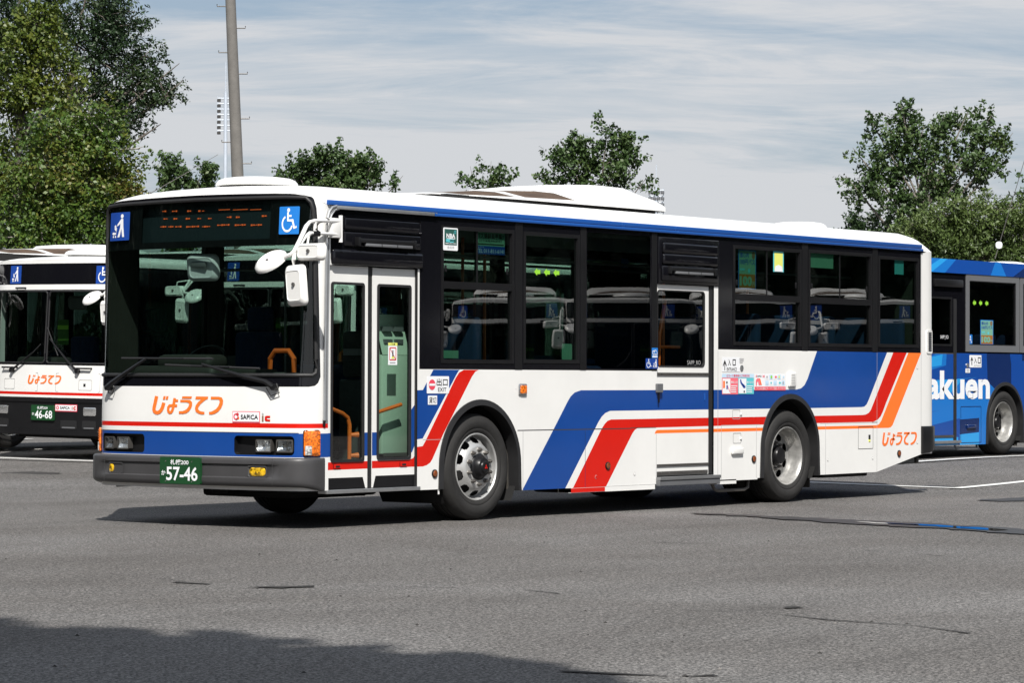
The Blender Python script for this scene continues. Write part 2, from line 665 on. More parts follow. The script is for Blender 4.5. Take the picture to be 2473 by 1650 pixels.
def icon_pram(mb, mp, m, flip=False):
    q = (lambda u, v: mp(1 - u, v)) if flip else mp
    mb.poly(circ(.66, .86, .075, 16), q, m)
    mb.poly([(.62, .77), (.72, .77), (.74, .50), (.80, .12), (.70, .12), (.64, .42), (.56, .12), (.44, .12), (.57, .45), (.58, .60), (.42, .50), (.41, .57)], q, m)
    mb.poly(circ(.31, .50, .055, 12), q, m)
    mb.poly([(.24, .44), (.40, .46), (.37, .28), (.16, .30), (.12, .24), (.20, .20), (.36, .22), (.36, .34), (.30, .36)], q, m)
    mb.poly(circ(.20, .14, .04, 10), q, m)
    mb.poly(circ(.33, .14, .04, 10), q, m)


def company_mark(mb, mp, m):
    """the five slanted round letters, in a box 4.0 wide and 1.0 high"""
    s = 1 / 340.0

    def P(pts):
        return [((x - 85) * s, (430 - y) * s) for x, y in pts]

    def arc(cx, cy, rx, ry, a0, a1, n=9):
        return [(cx + rx * math.cos(R(a0 + (a1 - a0) * k / n)), cy - ry * math.sin(R(a0 + (a1 - a0) * k / n))) for k in range(n + 1)]
    mb.stroke(P([(163, 95), (140, 220), (122, 310), (120, 350), (132, 385), (160, 404), (192, 408), (228, 395), (262, 362), (290, 305), (312, 218)]), 66 * s, mp, m)
    for dx in (0, 56):
        mb.poly(P([(302 + dx, 95), (344 + dx, 95), (332 + dx, 158), (290 + dx, 158)]), mp, m)
    mb.stroke(P([(522, 130), (500, 300), (485, 360), (462, 398), (440, 406), (415, 390), (402, 350), (405, 305), (428, 272), (470, 268), (575, 272)]), [52 * s] * 2 + [48 * s] * 9, mp, m)
    mb.stroke(P([(520, 176), (590, 176)]), 42 * s, mp, m)
    mb.poly(P([(668, 95), (850, 95), (840, 137), (660, 137)]), mp, m)
    mb.stroke(P([(632, 182), (760, 182), (805, 190), (830, 218), (832, 250), (818, 300), (785, 350), (740, 382), (690, 397), (612, 400)]), [46 * s] * 2 + [58 * s] * 4 + [60 * s] * 2 + [52 * s, 46 * s], mp, m)
    mb.poly(P([(925, 95), (1155, 97), (1143, 147), (915, 147)]), mp, m)
    mb.stroke(P([(1110, 122), (1060, 160), (995, 215), (955, 272), (945, 320), (958, 362), (1000, 392), (1050, 402), (1095, 403)]), [52 * s] * 2 + [58 * s] * 4 + [52 * s] * 2 + [42 * s], mp, m)
    mb.stroke(P([(1202, 122), (1345, 122), (1380, 136), (1396, 170), (1394, 220), (1370, 290), (1325, 350), (1270, 385), (1225, 402), (1180, 405)]), [50 * s] * 2 + [62 * s] * 6 + [52 * s, 46 * s], mp, m)
# ------------------------------------------------------------------ coach building: shapes every bus here shares
BW = 2.53
HB = BW / 2
_PL = [(0, 0), (.3, .004), (.6, .018), (.86, .042), (1.015, .068), (1.115, .097), (1.187, .135), (1.233, .19), (1.256, .26), (1.265, .33), (1.265, .40)]


def _chaikin(p, n=2):
    for _ in range(n):
        q = [p[0]]
        for a, b in zip(p[:-1], p[1:]):
            q += [(a[0] * .75 + b[0] * .25, a[1] * .75 + b[1] * .25), (a[0] * .25 + b[0] * .75, a[1] * .25 + b[1] * .75)]
        p = q + [p[-1]]
    return p


_pp = np.array(_chaikin([(-a, b) for a, b in reversed(_PL[1:])] + _PL))
PX, PY = _pp[:, 1], _pp[:, 0] + HB            # from the door side (y = 0) round to the driver side (y = BW)
PA = np.concatenate([[0], np.cumsum(np.hypot(np.diff(PX), np.diff(PY)))])
U = float(PA[-1])
_nx, _ny = np.gradient(PY, PA), -np.gradient(PX, PA)
LEAN = 0.10


def fmap(u, z, off=0.0):
    """front panel: u runs round the nose from the door side, z up, off outwards"""
    x, y = np.interp(u, PA, PX), np.interp(u, PA, PY)
    nx, ny = -np.interp(u, PA, _nx), -np.interp(u, PA, _ny)
    w = min(1.0, max(0.0, min(u, U - u) / .35))
    return (x + LEAN * max(0, z - 1.0) / 1.9 * w + nx * off, y + ny * off, z)


def fleft(ul, z0=0.0, off=0.004):
    """2-D drawing on the nose read from outside: its u = 0 lies at ul and runs towards the door side"""
    return lambda a, b: fmap(ul - a, z0 + b, off)


def sp(off=0.003, x0=0.0, z0=0.0):
    return lambda a, b: (x0 + a, -off, z0 + b)


_PR = [(0, 0), (.5, .004), (.9, .018), (1.08, .036), (1.175, .066), (1.228, .112), (1.254, .17), (1.264, .24), (1.265, .33)]
_pr = np.array(_chaikin([(-a, b) for a, b in reversed(_PR[1:])] + _PR))
QX, QY = _pr[:, 1], _pr[:, 0] + HB
QA = np.concatenate([[0], np.cumsum(np.hypot(np.diff(QX), np.diff(QY)))])
QA = QA * (U / QA[-1])
_qx, _qy = np.gradient(QY, QA), -np.gradient(QX, QA)


def rear_map(L):
    def g(u, z, off=0.0):
        x, y = np.interp(u, QA, QX), np.interp(u, QA, QY)
        nx, ny = np.interp(u, QA, _qx), -np.interp(u, QA, _qy)
        return (L - x - .02 * max(0, z - 1.2) * min(1, min(u, U - u) / .3) + nx * off, y + ny * off, z)
    return g


ROOFP = [(0, 2.745), (0, 2.80), (.010, 2.845), (.035, 2.885), (.08, 2.915), (.17, 2.94), (.34, 2.958), (.65, 2.972), (1.0, 2.98)]
ROOFP = ROOFP + [(HB, 2.983)] + [(BW - y, z) for y, z in reversed(ROOFP)]


def roof_mesh(mb, L, m, front_r=.60, ck=1.0):
    zt = [2.74 + (z - 2.74) * ck for _, z in ROOFP]
    xf, xr = [], []
    rm = rear_map(L)
    for y, z in ROOFP:
        uu = float(np.interp(y, PY, PA))
        if y <= 0:
            uu = 0.0
        if y >= BW:
            uu = U
        xf.append(fmap(uu, 2.86)[0] - .004)
        ur_ = 0.0 if y <= 0 else (U if y >= BW else float(np.interp(y, QY, QA)))
        xr.append(rm(ur_, 2.86)[0] + .004)
    df = [0, .015, .04, .08, .14, .22, .34, .5]
    st = []
    for d in df:
        k = front_r + (1 - front_r) * (1 - (1 - d / .5) ** 2.6)
        st.append([(xf[i] + d, ROOFP[i][0], 2.74 + (zt[i] - 2.74) * k) for i in range(len(ROOFP))])
    for x in (1.6, 3, 5, 7, 9, L - 1.2):
        st.append([(x, ROOFP[i][0], zt[i]) for i in range(len(ROOFP))])
    dr = [.6, .42, .28, .17, .09, .03, 0]
    for d in dr:
        k = 1 - .95 * (1 - d / .6) ** 3.2
        st.append([(xr[i] - d, ROOFP[i][0], 2.74 + (zt[i] - .05 * (1 - d / .6) - 2.74) * k) for i in range(len(ROOFP))])
    n = len(ROOFP)
    vs = [p for s in st for p in s]
    fs = [(i * n + j, i * n + j + 1, (i + 1) * n + j + 1, (i + 1) * n + j) for i in range(len(st) - 1) for j in range(n - 1)]
    mb.add(vs, fs, m)


def front_top(u, front_r=.60, ck=1.0):
    y = float(np.interp(u, PA, PY))
    ys = [p[0] for p in ROOFP[1:-1]]
    zs = [p[1] for p in ROOFP[1:-1]]
    return 2.74 + (float(np.interp(y, ys, zs)) - 2.74) * front_r * ck + .004


FCUTS = [[(u, -.1), (u, 3.2)] for u in list(np.linspace(.03, .6, 16)) + list(np.linspace(.75, U - .75, 10)) + list(np.linspace(U - .6, U - .03, 16))]
FCUTS += [[(-.1, z), (U + .1, z)] for z in (1.0, 1.7, 2.4)]


def front_outline(z0, ck=1.0):
    top = [(u, front_top(u, .60, ck)) for u in np.linspace(U - .001, .001, 60)]
    return [(0, z0), (U, z0)] + top


def arch_poly(cx, cz, r, foot=.012):
    p = [(cx - r - foot, 0.0), (cx - r - foot * .5, cz - .2)]
    p += [(cx - r * math.cos(R(a)), cz + r * math.sin(R(a))) for a in range(0, 181, 6)]
    return p + [(cx + r + foot * .5, cz - .2), (cx + r + foot, 0.0)]


def pad(mb, pts, mp3, off0, off1, m, msides=None):
    """raised (or sunk) plate: outline pts lifted from off0 to off1"""
    mb.skin(pts, [], [], m, lambda a, b: mp3(a, b, off1))
    n = len(pts)
    vs = [mp3(a, b, off0) for a, b in pts] + [mp3(a, b, off1) for a, b in pts]
    mb.add(vs, [(i, (i + 1) % n, n + (i + 1) % n, n + i) for i in range(n)], msides or m)


def sp3(a, b, off):
    return (a, -off, b)


def frame_bars(mb, x0, x1, z0, z1, w, y0, y1, m):
    mb.box(x0, x1, y0, y1, z1 - w, z1, m)
    mb.box(x0, x1, y0, y1, z0, z0 + w, m)
    mb.box(x0, x0 + w, y0, y1, z0 + w, z1 - w, m)
    mb.box(x1 - w, x1, y0, y1, z0 + w, z1 - w, m)


def make_window(root, x0, x1, z0, z1, split=None, fm=None, glass=None, w=.035, slide=True):
    fm = fm or BLACKM
    f = MB()
    frame_bars(f, x0, x1, z0, z1, w, -.007, .035, fm)
    if split:
        f.box(x0 + w, x1 - w, -.009, .035, split - .03, split + .035, fm)
    fo = f.build('window', root, smooth=0)
    g = MB()
    if split:
        g.box(x0 + w, x1 - w, .020, .0235, z0 + w, split - .03, glass or SGLASS)
        xm = (x0 + x1) / 2
        g.box(x0 + w, xm, .010, .0135, split + .035, z1 - w, glass or SGLASS)
        g.box(xm - .03, x1 - w, .022, .0255, split + .035, z1 - w, glass or SGLASS)
    else:
        g.box(x0 + w, x1 - w, .016, .0195, z0 + w, z1 - w, glass or SGLASS)
    g2 = MB()
    g2.add([(v[0], v[1], v[2]) for v in g.v], g.f, glass or SGLASS)
    pane_from(g2, fo)
    if split and slide:
        s, t = MB(), MB()
        xm = (x0 + x1) / 2
        s.box(xm - .013, xm + .009, .008, .030, split + .035, z1 - w, fm)
        t.box(x0 + w + .03, x0 + w + .055, .000, .014, split + .12, split + .18, fm, .006)
        t.box(x1 - w - .055, x1 - w - .03, .012, .024, split + .12, split + .18, fm, .006)
        s.build('sash', fo, smooth=0)
        build_each(t, 'latch', fo, 20)
    return fo


def pane_from(g, parent):
    """glass kept as single sheets: front faces only"""
    keep = MB()
    for k in range(0, len(g.v), 8):
        b = g.v[k:k + 8]
        xs = [p[0] for p in b]; zs = [p[2] for p in b]; y = min(p[1] for p in b)
        keep.add([(min(xs), y, min(zs)), (max(xs), y, min(zs)), (max(xs), y, max(zs)), (min(xs), y, max(zs))], [(0, 1, 2, 3)], SGLASS if not g.mats else g.mats[0])
    return keep.build('pane', parent, smooth=0)


def make_wheel(root, x, side, kind, twin=False, R0=.487):
    """kind 'steer' bulges outwards, 'drive' is deeply dished; side -1 door side, +1 driver side"""
    y0 = .045 if side < 0 else BW - .045
    T = Matrix.Translation((x, y0, R0))
    if side > 0:
        T = T @ Matrix.Rotation(math.pi, 4, 'Z')
    rim = MB()
    rim.T = T
    n = 80
    if kind == 'steer':
        rim.lathe([(.300, -.030), (.310, -.006), (.308, .004), (.300, .006), (.291, -.004), (.286, -.05), (.280, -.075)], SILVER, n)
        rr_ = np.linspace(.268, .216, 11)
        aa_ = np.interp(rr_, [.195, .208, .219, .228, .240, .252, .262, .281], [.022, .012, .002, -.008, -.020, -.033, -.046, -.070])
        disc = [(.281, -.070)] + list(zip(rr_, aa_)) + [(.208, .012), (.195, .022), (.185, .026), (.118, .026), (.112, .02)]
        rim.lathe([(float(p), float(q)) for p, q in disc], SILVER, 160, skip=lambda i, k: 1 <= i <= 10 and abs((k % 16) - 7.5) < 5.2 * math.sqrt(max(0, 1 - ((i - 5.5) / 5.2) ** 2)))
        rim.lathe([(.279, -.09), (.05, -.10)], DARK, 40)
        ring, za = .157, .026
    else:
        rim.lathe([(.300, -.030), (.310, -.006), (.308, .004), (.300, .006), (.292, -.002), (.285, -.03), (.277, -.06), (.273, -.10), (.264, -.118), (.258, -.135), (.253, -.150)], RIMW, n)
        rr_ = np.linspace(.240, .168, 13)
        disc = [(.254, -.146), (.247, -.150)] + [(float(q), -.151) for q in rr_] + [(.10, -.150)]
        rim.lathe(disc, RIMW, 160, skip=lambda i, k: 2 <= i <= 13 and abs((k % 20) - 9.5) < 6.6 * math.sqrt(max(0, 1 - ((i - 7.5) / 6.2) ** 2)))
        rim.lathe([(.253, -.215), (.05, -.22)], DARK, 40)
        ring, za = .138, -.150
    wo = rim.build('wheel', root)
    ty = MB()
    ty.T = T
    prof = [(.296, -.03), (.312, .000), (.330, .012), (.345, .016), (.352, .013), (.365, .022), (.395, .028), (.425, .026), (.432, .021), (.450, .017), (.462, .006), (.472, -.006), (R0 - .004, -.024), (R0, -.05), (R0, -.085), (R0 - .012, -.088), (R0 - .012, -.098), (R0, -.101), (R0, -.135), (R0 - .012, -.138), (R0 - .012, -.150), (R0, -.153), (R0, -.19), (R0 - .012, -.193), (R0 - .012, -.203), (R0, -.206), (R0 - .004, -.245), (.45, -.27), (.31, -.26)]
    lug = (lambda i, k: 1 - (.022 if (k % 2 == 0 and i in (11, 12, 13)) else 0)) if kind == 'drive' else (lambda i, k: 1 - (.006 if (k % 3 == 0 and i in (11, 12)) else 0))
    ty.lathe(prof, TYRE, 120, wob=lug)
    if twin:
        pr2 = [(r, a - .32) for r, a in prof]
        ty.lathe(pr2, TYRE, 60)
    ty.build('tyre', wo, smooth=50)
    hub = MB()
    hub.T = T
    if kind == 'steer':
        hub.lathe([(.121, .024), (.121, .034), (.112, .045), (.100, .052), (.092, .075), (.080, .092), (.058, .098), (.054, .106), (.046, .112), (.0005, .113)], BLACKM, 40)
        for k in range(10):
            a = R(18 + 36 * k)
            hub.lathe([(.006, .062), (.0005, .0625)], STEEL, 6) if False else None
    else:
        hub.lathe([(.118, -.150), (.118, -.138), (.098, -.130), (.094, -.085), (.082, -.070), (.0005, -.066)], BLACKM, 40)
    hub.build('hub', wo)
    nuts = MB()
    for k in range(10):
        a = R(18 + 36 * k)
        nuts.T = T @ Matrix.Translation((ring * math.cos(a), 0, ring * math.sin(a)))
        nuts.lathe([(.023, za), (.023, za + .012), (.019, za + .014), (.0165, za + .030), (.0095, za + .032), (.009, za + .040), (.0005, za + .041)], STEEL, 6)
    build_each(nuts, 'wheel_nut', wo, 20)
    if kind == 'steer' and side < 0:
        e = MB()
        e.T = T
        for k in range(3):
            a = R(90 + 120 * k)
            c, s = math.cos(a), math.sin(a)
            pts = [(0, 0), (.012, .009), (.025, 0), (.012, -.009)]
            e.add([(p * c - q * s, -.1145, p * s + q * c) for p, q in pts], [(0, 1, 2, 3)], RED)
        e.build('emblem', wo, smooth=0)
    return wo


def vent_dome(root, cx, cy, r, m=None, z=2.975):
    d = MB()
    d.T = Matrix.Translation((cx, cy, z))
    pr = [(r * .86, .0), (r * .86, .030)]
    d2 = []
    for rr, z in pr:
        d2.append([(rr * math.cos(2 * math.pi * k / 40), rr * math.sin(2 * math.pi * k / 40), z) for k in range(40)])
    d.add([p for q in d2 for p in q], [(k, (k + 1) % 40, 40 + (k + 1) % 40, 40 + k) for k in range(40)], TRIMD)
    pr = [(r * .90, .026), (r * .98, .028), (r, .038), (r * .985, .056), (r * .93, .078), (r * .82, .095), (r * .6, .106), (r * .3, .111), (.001, .112)]
    rings = [[(rr * math.cos(2 * math.pi * k / 48), rr * math.sin(2 * math.pi * k / 48), z) for k in range(48)] for rr, z in pr]
    d.add([p for q in rings for p in q], [(i * 48 + k, i * 48 + (k + 1) % 48, (i + 1) * 48 + (k + 1) % 48, (i + 1) * 48 + k) for i in range(len(pr) - 1) for k in range(48)], m or ROOFW)
    return d.build('roof_vent', root)


def air_con(root, dx=0.0):
    """long roof air conditioner: low nose, two mesh bays split by a rib, tall hump at the back"""
    st = [(2.45, 3.005, .60), (2.50, 3.02, .70), (2.86, 3.045, .80), (2.93, 3.050, .80), (3.68, 3.105, .84), (3.75, 3.112, .84), (3.82, 3.118, .84), (4.62, 3.150, .86), (4.66, 3.152, .86), (4.84, 3.222, .86), (5.10, 3.232, .87), (5.54, 3.226, .87), (5.92, 3.155, .86), (6.08, 3.098, .85), (6.10, 3.085, .845)]
    a = MB()
    rows = []
    for x, zt, hw in st:
        zb = 2.998
        k = zt - zb
        hump = x > 4.7
        a1, a2, w2, a3, w3 = (.45 * k, .66 * k, hw - .03, .93 * k, hw - .16) if hump else (.18 * k, .26 * k, hw - .06, .80 * k, hw * .62)
        q = ((hw, 0), (hw, a1), (w2, a2), (w3, a3), (hw * .33, k))
        rows.append([(x + dx, HB - w, zb + z) for w, z in q] + [(x + dx, HB + w, zb + z) for w, z in reversed(q)])
    n = 10
    vs = [p for r in rows for p in r]
    white, mesh = [], []
    for i in range(len(rows) - 1):
        bay = 3 <= i <= 3 or 6 <= i <= 6
        for j in range(n - 1):
            q = (i * n + j, i * n + j + 1, (i + 1) * n + j + 1, (i + 1) * n + j)
            (mesh if bay and j in (2, 3, 4, 5, 6) else white).append(q)
    white.append(tuple(range(n)))
    white.append(tuple((len(rows) - 1) * n + k for k in range(n)))
    o = len(a.v)
    a.add(vs, white, ROOFW)
    b = MB()
    b.add([(p[0], p[1], p[2] - .002) for p in vs], mesh, MESHB)
    ao = a.build('air_conditioner', root, smooth=28)
    b.build('filter_mesh', ao, smooth=28)
    k = MB()
    k.box(2.6 + dx, 5.98 + dx, HB - .80, HB + .80, 2.86, 3.002, DARK)
    k.build('mounting_base', ao, smooth=0)
    return ao


def mirror_shell(mb, c, w, h, yaw, tilt, roll, m, r=.05, th=.045):
    T = Matrix.Translation(c) @ Matrix.Rotation(yaw, 4, 'Z') @ Matrix.Rotation(tilt, 4, 'Y') @ Matrix.Rotation(roll, 4, 'X')
    old = mb.T
    mb.T = T
    rings = []
    for k, x in ((1.0, .012), (1.0, -.006), (.97, -.018), (.84, -th * .8), (.72, -th), (.70, -th * .9), (.3, -th * .9)):
        rings.append([(x, a, b) for a, b in rrect(-w / 2 * k, -h / 2 * k, w / 2 * k, h / 2 * k, min(r * k, w * k * .49))])
    n = len(rings[0])
    mb.add([p for q in rings for p in q], [(i * n + k, i * n + (k + 1) % n, (i + 1) * n + (k + 1) % n, (i + 1) * n + k) for i in range(len(rings) - 1) for k in range(n)] + [tuple((len(rings) - 1) * n + k for k in range(n))], m)
    mb.add([(.0125, a, b) for a, b in rrect(-w / 2 * .94, -h / 2 * .94, w / 2 * .94, h / 2 * .94, min(r, w * .46))], [tuple(range(n))], MGLASS)
    mb.T = old


def door_side_mirrors(root, full=True, flip=False):
    """bracket on the side, two arms reaching forward, three white-backed mirrors"""
    q = (lambda p: (p[0], BW - p[1], p[2])) if flip else (lambda p: p)
    a = MB()
    s = -1 if flip else 1
    a.box(*sorted((.345, .485)), *sorted((q((0, -.085, 0))[1], q((0, -.035, 0))[1])), 2.49, 2.66, WHITE, .01)
    a.tube([q((.475, -.07, 2.455)), q((.475, -.07, 2.685))], .018, WHITE)
    a.tube([q((.455, -.07, 2.635)), q((.223, -.091, 2.628)), q((.10, -.103, 2.622)), q((.026, -.109, 2.606)), q((-.02, -.113, 2.57)), q((-.105, -.121, 2.455)), q((-.19, -.130, 2.352)), q((-.205, -.105, 2.325)), q((-.205, -.04, 2.308)), q((-.205, .08, 2.308))], [.016] * 4 + [.019] * 5 + [.017], WHITE)
    a.tube([q((.46, -.069, 2.521)), q((.194, -.093, 2.519)), q((.026, -.109, 2.514)), q((-.02, -.113, 2.49)), q((-.18, -.128, 2.345)), q((-.2, -.132, 2.28)), q((-.2, -.138, 2.148)), q((-.2, -.138, 2.045))], [.014, .014, .016, .016, .016, .018, .018, .011], WHITE)
    a.tube([q((.104, -.102, 2.615)), q((.105, -.102, 2.52))], .016, WHITE)
    a.tube([q((.03, -.118, 2.51)), q((-.17, -.27, 2.47)), q((-.19, -.268, 2.36))], .010, WHITE)
    a.tube([q((.30, -.09, 2.640)), q((.16, -.10, 2.612)), q((.10, -.115, 2.55)), q((.17, -.10, 2.525))], .009, INK)
    a.box(.07, .15, *sorted((q((0, -.13, 0))[1], q((0, -.085, 0))[1])), 2.49, 2.535, BLACKM, .008)
    ao = a.build('mirror_arm', root)
    sets = [((-.21, .11, 2.268), .30, .30, .15, R(52), R(8), .149), ((-.185, -.157, 2.066), .225, .345, .08, R(-3), R(-3), .045)]
    if full:
        sets.append(((-.175, -.310, 2.343), .34, .145, .12, R(4), R(1), .045))
    for c, w, h, yaw, tilt, roll, r in sets:
        m = MB()
        mirror_shell(m, q(c), w, h, -yaw * s, tilt, roll * s, WHITE, r)
        m.tube([q((c[0] - .055, c[1], c[2] + .01)), q((c[0] + .0, c[1], c[2]))], .016, STEEL)
        m.build('mirror', root)
    return ao
# ------------------------------------------------------------------ the main bus
def make_main_bus():
    L = 11.02
    root = empty('city_bus', (0, 0, 0))
    tag(root, 'white city bus with blue, red and orange stripes standing in the middle of the lot', 'bus', 'white striped city buses')
    arch1, arch2 = arch_poly(2.515, .50, .585), arch_poly(7.815, .565, .56)
    # --- paint layout of the door side (x back from the nose, z up)
    blue_front = [(.2, .82), (1.33, .82), (1.552, 1.012), (1.605, 1.06), (1.606, 1.187), (1.683, 1.189), (1.831, 1.371), (2.214, 1.371), (2.195, 1.362), (2.165, 1.33), (1.70, .778), (1.683, .757), (1.606, .751), (1.606, .70), (1.57, .64), (1.53, .619), (.2, .615)]
    red_front = [(.2, .569), (1.53, .572), (1.585, .585), (1.606, .61), (1.606, .684), (1.683, .69), (1.72, .732), (2.094, 1.223), (2.15, 1.295), (2.20, 1.345), (2.271, 1.371), (2.491, 1.371), (2.44, 1.355), (2.39, 1.31), (2.136, .993), (1.977, .796), (1.882, .658), (1.82, .57), (1.79, .54), (1.74, .518), (1.683, .508), (.2, .502)]
    blue_side = [(3.135, .24), (3.627, .807), (3.86, 1.08), (3.905, 1.125), (3.97, 1.163), (4.073, 1.184), (7.93, 1.187), (8.03, 1.20), (8.10, 1.235), (8.16, 1.30), (8.352, 1.60), (9.83, 1.60), (9.43, 1.07), (9.39, 1.025), (9.34, 1.0), (9.28, .994), (8.27, .99), (4.55, .984), (4.472, .964), (4.41, .928), (4.35, .87), (4.298, .809), (3.81, .24)]
    red_side = [(3.90, .20), (4.402, .803), (4.455, .855), (4.507, .888), (4.568, .901), (9.30, .908), (9.37, .913), (9.43, .93), (9.475, .96), (9.965, 1.60), (10.262, 1.60), (9.80, 1.03), (9.74, .945), (9.69, .89), (9.63, .855), (9.53, .83), (8.34, .828), (5.014, .812), (4.97, .797), (4.93, .765), (4.492, .262), (4.44, .20)]
    orange_side = [(5.308, .752), (5.325, .782), (5.359, .790), (9.60, .793), (9.65, .803), (9.70, .84), (10.298, 1.60), (10.586, 1.60), (9.99, .84), (9.95, .79), (9.91, .767), (9.86, .760), (5.36, .756)]

    def seam(x0, z0, x1, z1, m=GAPW, w=.0055):
        if abs(x1 - x0) > abs(z1 - z0):
            return ([(x0, z0 - w / 2), (x1, z1 - w / 2), (x1, z1 + w / 2), (x0, z0 + w / 2)], m)
        return ([(x0 - w / 2, z0), (x0 + w / 2, z0), (x1 + w / 2, z1), (x1 - w / 2, z1)], m)
    stripes = [(blue_front, BLUE), (red_front, RED), (blue_side, BLUE), (red_side, RED), (orange_side, ORANGE)]
    black = [(rrect(.425, 2.262, 1.7, 2.775, .06), BLACKG), ([(1.631, 1.374), (5.346, 1.374), (5.346, 2.238), (6.437, 2.238), (6.437, 1.597), (10.577, 1.597), (10.577, 2.76), (1.631, 2.76)], BLACKG)]
    seams = [seam(3.075, .812, 4.9, .810, GAP, .010), seam(4.9, .815, 5.33, .815, GAP, .008), seam(3.16, .255, 3.16, .806), seam(4.144, .255, 4.144, .80, GAPB, .006),
             seam(6.502, .27, 6.502, .825), seam(6.502, .824, 7.22, .824), seam(8.42, .822, 9.62, .823), seam(8.53, .275, 8.53, .818), seam(9.61, .28, 9.61, 1.597, GAPW, .006), seam(9.50, .824, 9.62, .826, GAP, .008),
             seam(7.16, .27, 7.16, .815), seam(1.683, .745, 2.0, .745, GAPW, .005), seam(5.336, .26, 5.336, .75), seam(6.437, .30, 6.437, 1.59, GAPW, .005),
             seam(10.586, .46, 10.586, 2.7, GAPW, .007), seam(3.05, 1.19, 3.05, 1.20)]
    outline = [(.40, .300), (1.9, .300), (1.9, .255), (7.18, .258), (7.18, .272), (9.60, .278), (10.57, .452), (10.69, .46), (10.69, 2.745), (.40, 2.745)]
    wins = [(1.933, 3.012, 1.43, 2.668, 2.132), (3.155, 4.04, 1.438, 2.664, None), (6.71, 8.03, 1.645, 2.672, 2.138), (8.172, 9.495, 1.648, 2.680, 2.138), (9.63, 10.53, 1.655, 2.665, None)]
    holes = [arch1, arch2, [(.406, .2), (1.606, .2), (1.606, 2.262), (.406, 2.262)], [(5.345, .2), (6.36, .2), (6.36, 2.238), (5.345, 2.238)],
             rrect(4.165, 1.392, 5.225, 2.70, .02)]
    holes += [[(a, c), (b, c), (b, d), (a, d)] for a, b, c, d, _ in wins]
    body = MB()
    body.skin(outline, holes, stripes + black + seams, WHITE, sp3_flat(0))
    # driver side
    far_wins = [(.62, 1.55), (1.75, 3.05), (3.2, 4.5), (4.65, 5.95), (6.1, 7.4), (7.55, 8.85), (9.0, 10.4)]
    fh = [[(a, 1.42), (b, 1.42), (b, 2.64), (a, 2.64)] for a, b in far_wins]
    body.skin(outline, [arch1, arch2] + fh, [(blue_side, BLUE), (red_side, RED), (orange_side, ORANGE), ([(.5, 1.374), (10.577, 1.374), (10.577, 2.745), (.5, 2.745)], BLACKG)] , WHITE, lambda a, b: (a, BW, b))
    # nose
    ws_out = [(.126, 1.25), (.16, 1.225), (.221, 1.216), (U - .221, 1.216), (U - .16, 1.225), (U - .126, 1.25), (U - .10, 1.302), (U - .165, 2.60), (U - .185, 2.745), (U - .215, 2.815), (U - .25, 2.85), (U - .31, 2.867), (U - .5, 2.875), (U / 2, 2.884), (.5, 2.875), (.31, 2.867), (.25, 2.85), (.215, 2.815), (.185, 2.745), (.165, 2.60), (.10, 1.302)]
    ws_in = [(.19, 1.315), (U - .19, 1.315), (U - .158, 1.335), (U - .148, 1.37), (U - .205, 2.60), (U - .222, 2.72), (U - .25, 2.79), (U - .30, 2.83), (U - .5, 2.838), (U / 2, 2.846), (.5, 2.838), (.30, 2.83), (.25, 2.79), (.222, 2.72), (.205, 2.60), (.148, 1.37), (.158, 1.335)]
    bucket = lambda u0, u1: rrect(u0, .632, u1, .796, .035)
    bl, br = bucket(.338, .952), bucket(U - .952, U - .338)
    nose_regions = [([(-.1, .864), (U + .1, .864), (U + .1, .904), (-.1, .904)], RED), ([(-.1, .615), (U + .1, .615), (U + .1, .819), (-.1, .819)], BLUE),
                    ([(.30, .819), (U - .30, .819), (U - .30, .826), (.30, .826)], GAP), (ws_out, BLACKG)]
    body.skin(front_outline(.33), [ws_in, bl, br], nose_regions, WHITE, fmap, FCUTS)
    for b in (bl, br):
        n = len(b)
        body.add([fmap(p, q, 0) for p, q in b] + [fmap(p, q, -.055) for p, q in b], [(i, (i + 1) % n, n + (i + 1) % n, n + i) for i in range(n)], BLACKM)
        body.skin(b, [], [], BLACKM, lambda p, q: fmap(p, q, -.055))
    # tail
    rm = rear_map(L)
    body.skin([(0, .46), (U, .46), (U, 2.745), (0, 2.745)], [], [(rrect(.5, 1.6, U - .5, 2.5, .1), BLACKG), ([(.3, 1.0), (.45, 1.0), (.45, 1.5), (.3, 1.5)], RED), ([(U - .45, 1.0), (U - .3, 1.0), (U - .3, 1.5), (U - .45, 1.5)], RED)], WHITE, rm, [[(u, -.1), (u, 3.2)] for u in np.linspace(.02, U - .02, 60)])
    body.build('body', root)
    rf = MB()
    roof_mesh(rf, L, ROOFW)
    rf.build('roof', root, smooth=40)
    # cant rail: blue strip under the roof with a groove
    c = MB()
    for x0, x1, z0, z1, y in ((.372, 10.575, 2.775, 2.818, -.020), (.50, 10.595, 2.742, 2.772, -.026)):
        c.box(x0, x1, y, .004, z0, z1, BLUE2, .006)
    c.box(.50, 10.57, -.012, .002, 2.768, 2.779, GAPB)
    c.build('cant_rail', root, smooth=30)
    g = MB()
    path = [(.348, -.012, .93), (.352, -.012, 1.6), (.372, -.012, 2.60), (.378, -.014, 2.66), (.395, -.016, 2.71), (.43, -.02, 2.748), (.485, -.024, 2.762)]
    for dx, w, m in ((-.010, .013, ALU), (.012, .006, ALUD), (.026, .009, ALU)):
        g.tube([(p[0] + dx, p[1], p[2] - dx * .6 * (k > 3)) for k, p in enumerate(path)], w, m, 6)
    g.box(.47, 1.84, -.034, .0, 2.742, 2.773, ALU, .004)
    g.add([(1.80, -.036, 2.775), (1.86, -.036, 2.745), (1.80, -.036, 2.741)], [(0, 1, 2)], BLUE2)
    g.box(.33, .352, -.014, .0, .88, .94, BLACKM)
    g.build('rain_gutter', root)
    # windscreen and what is on it
    w = MB()
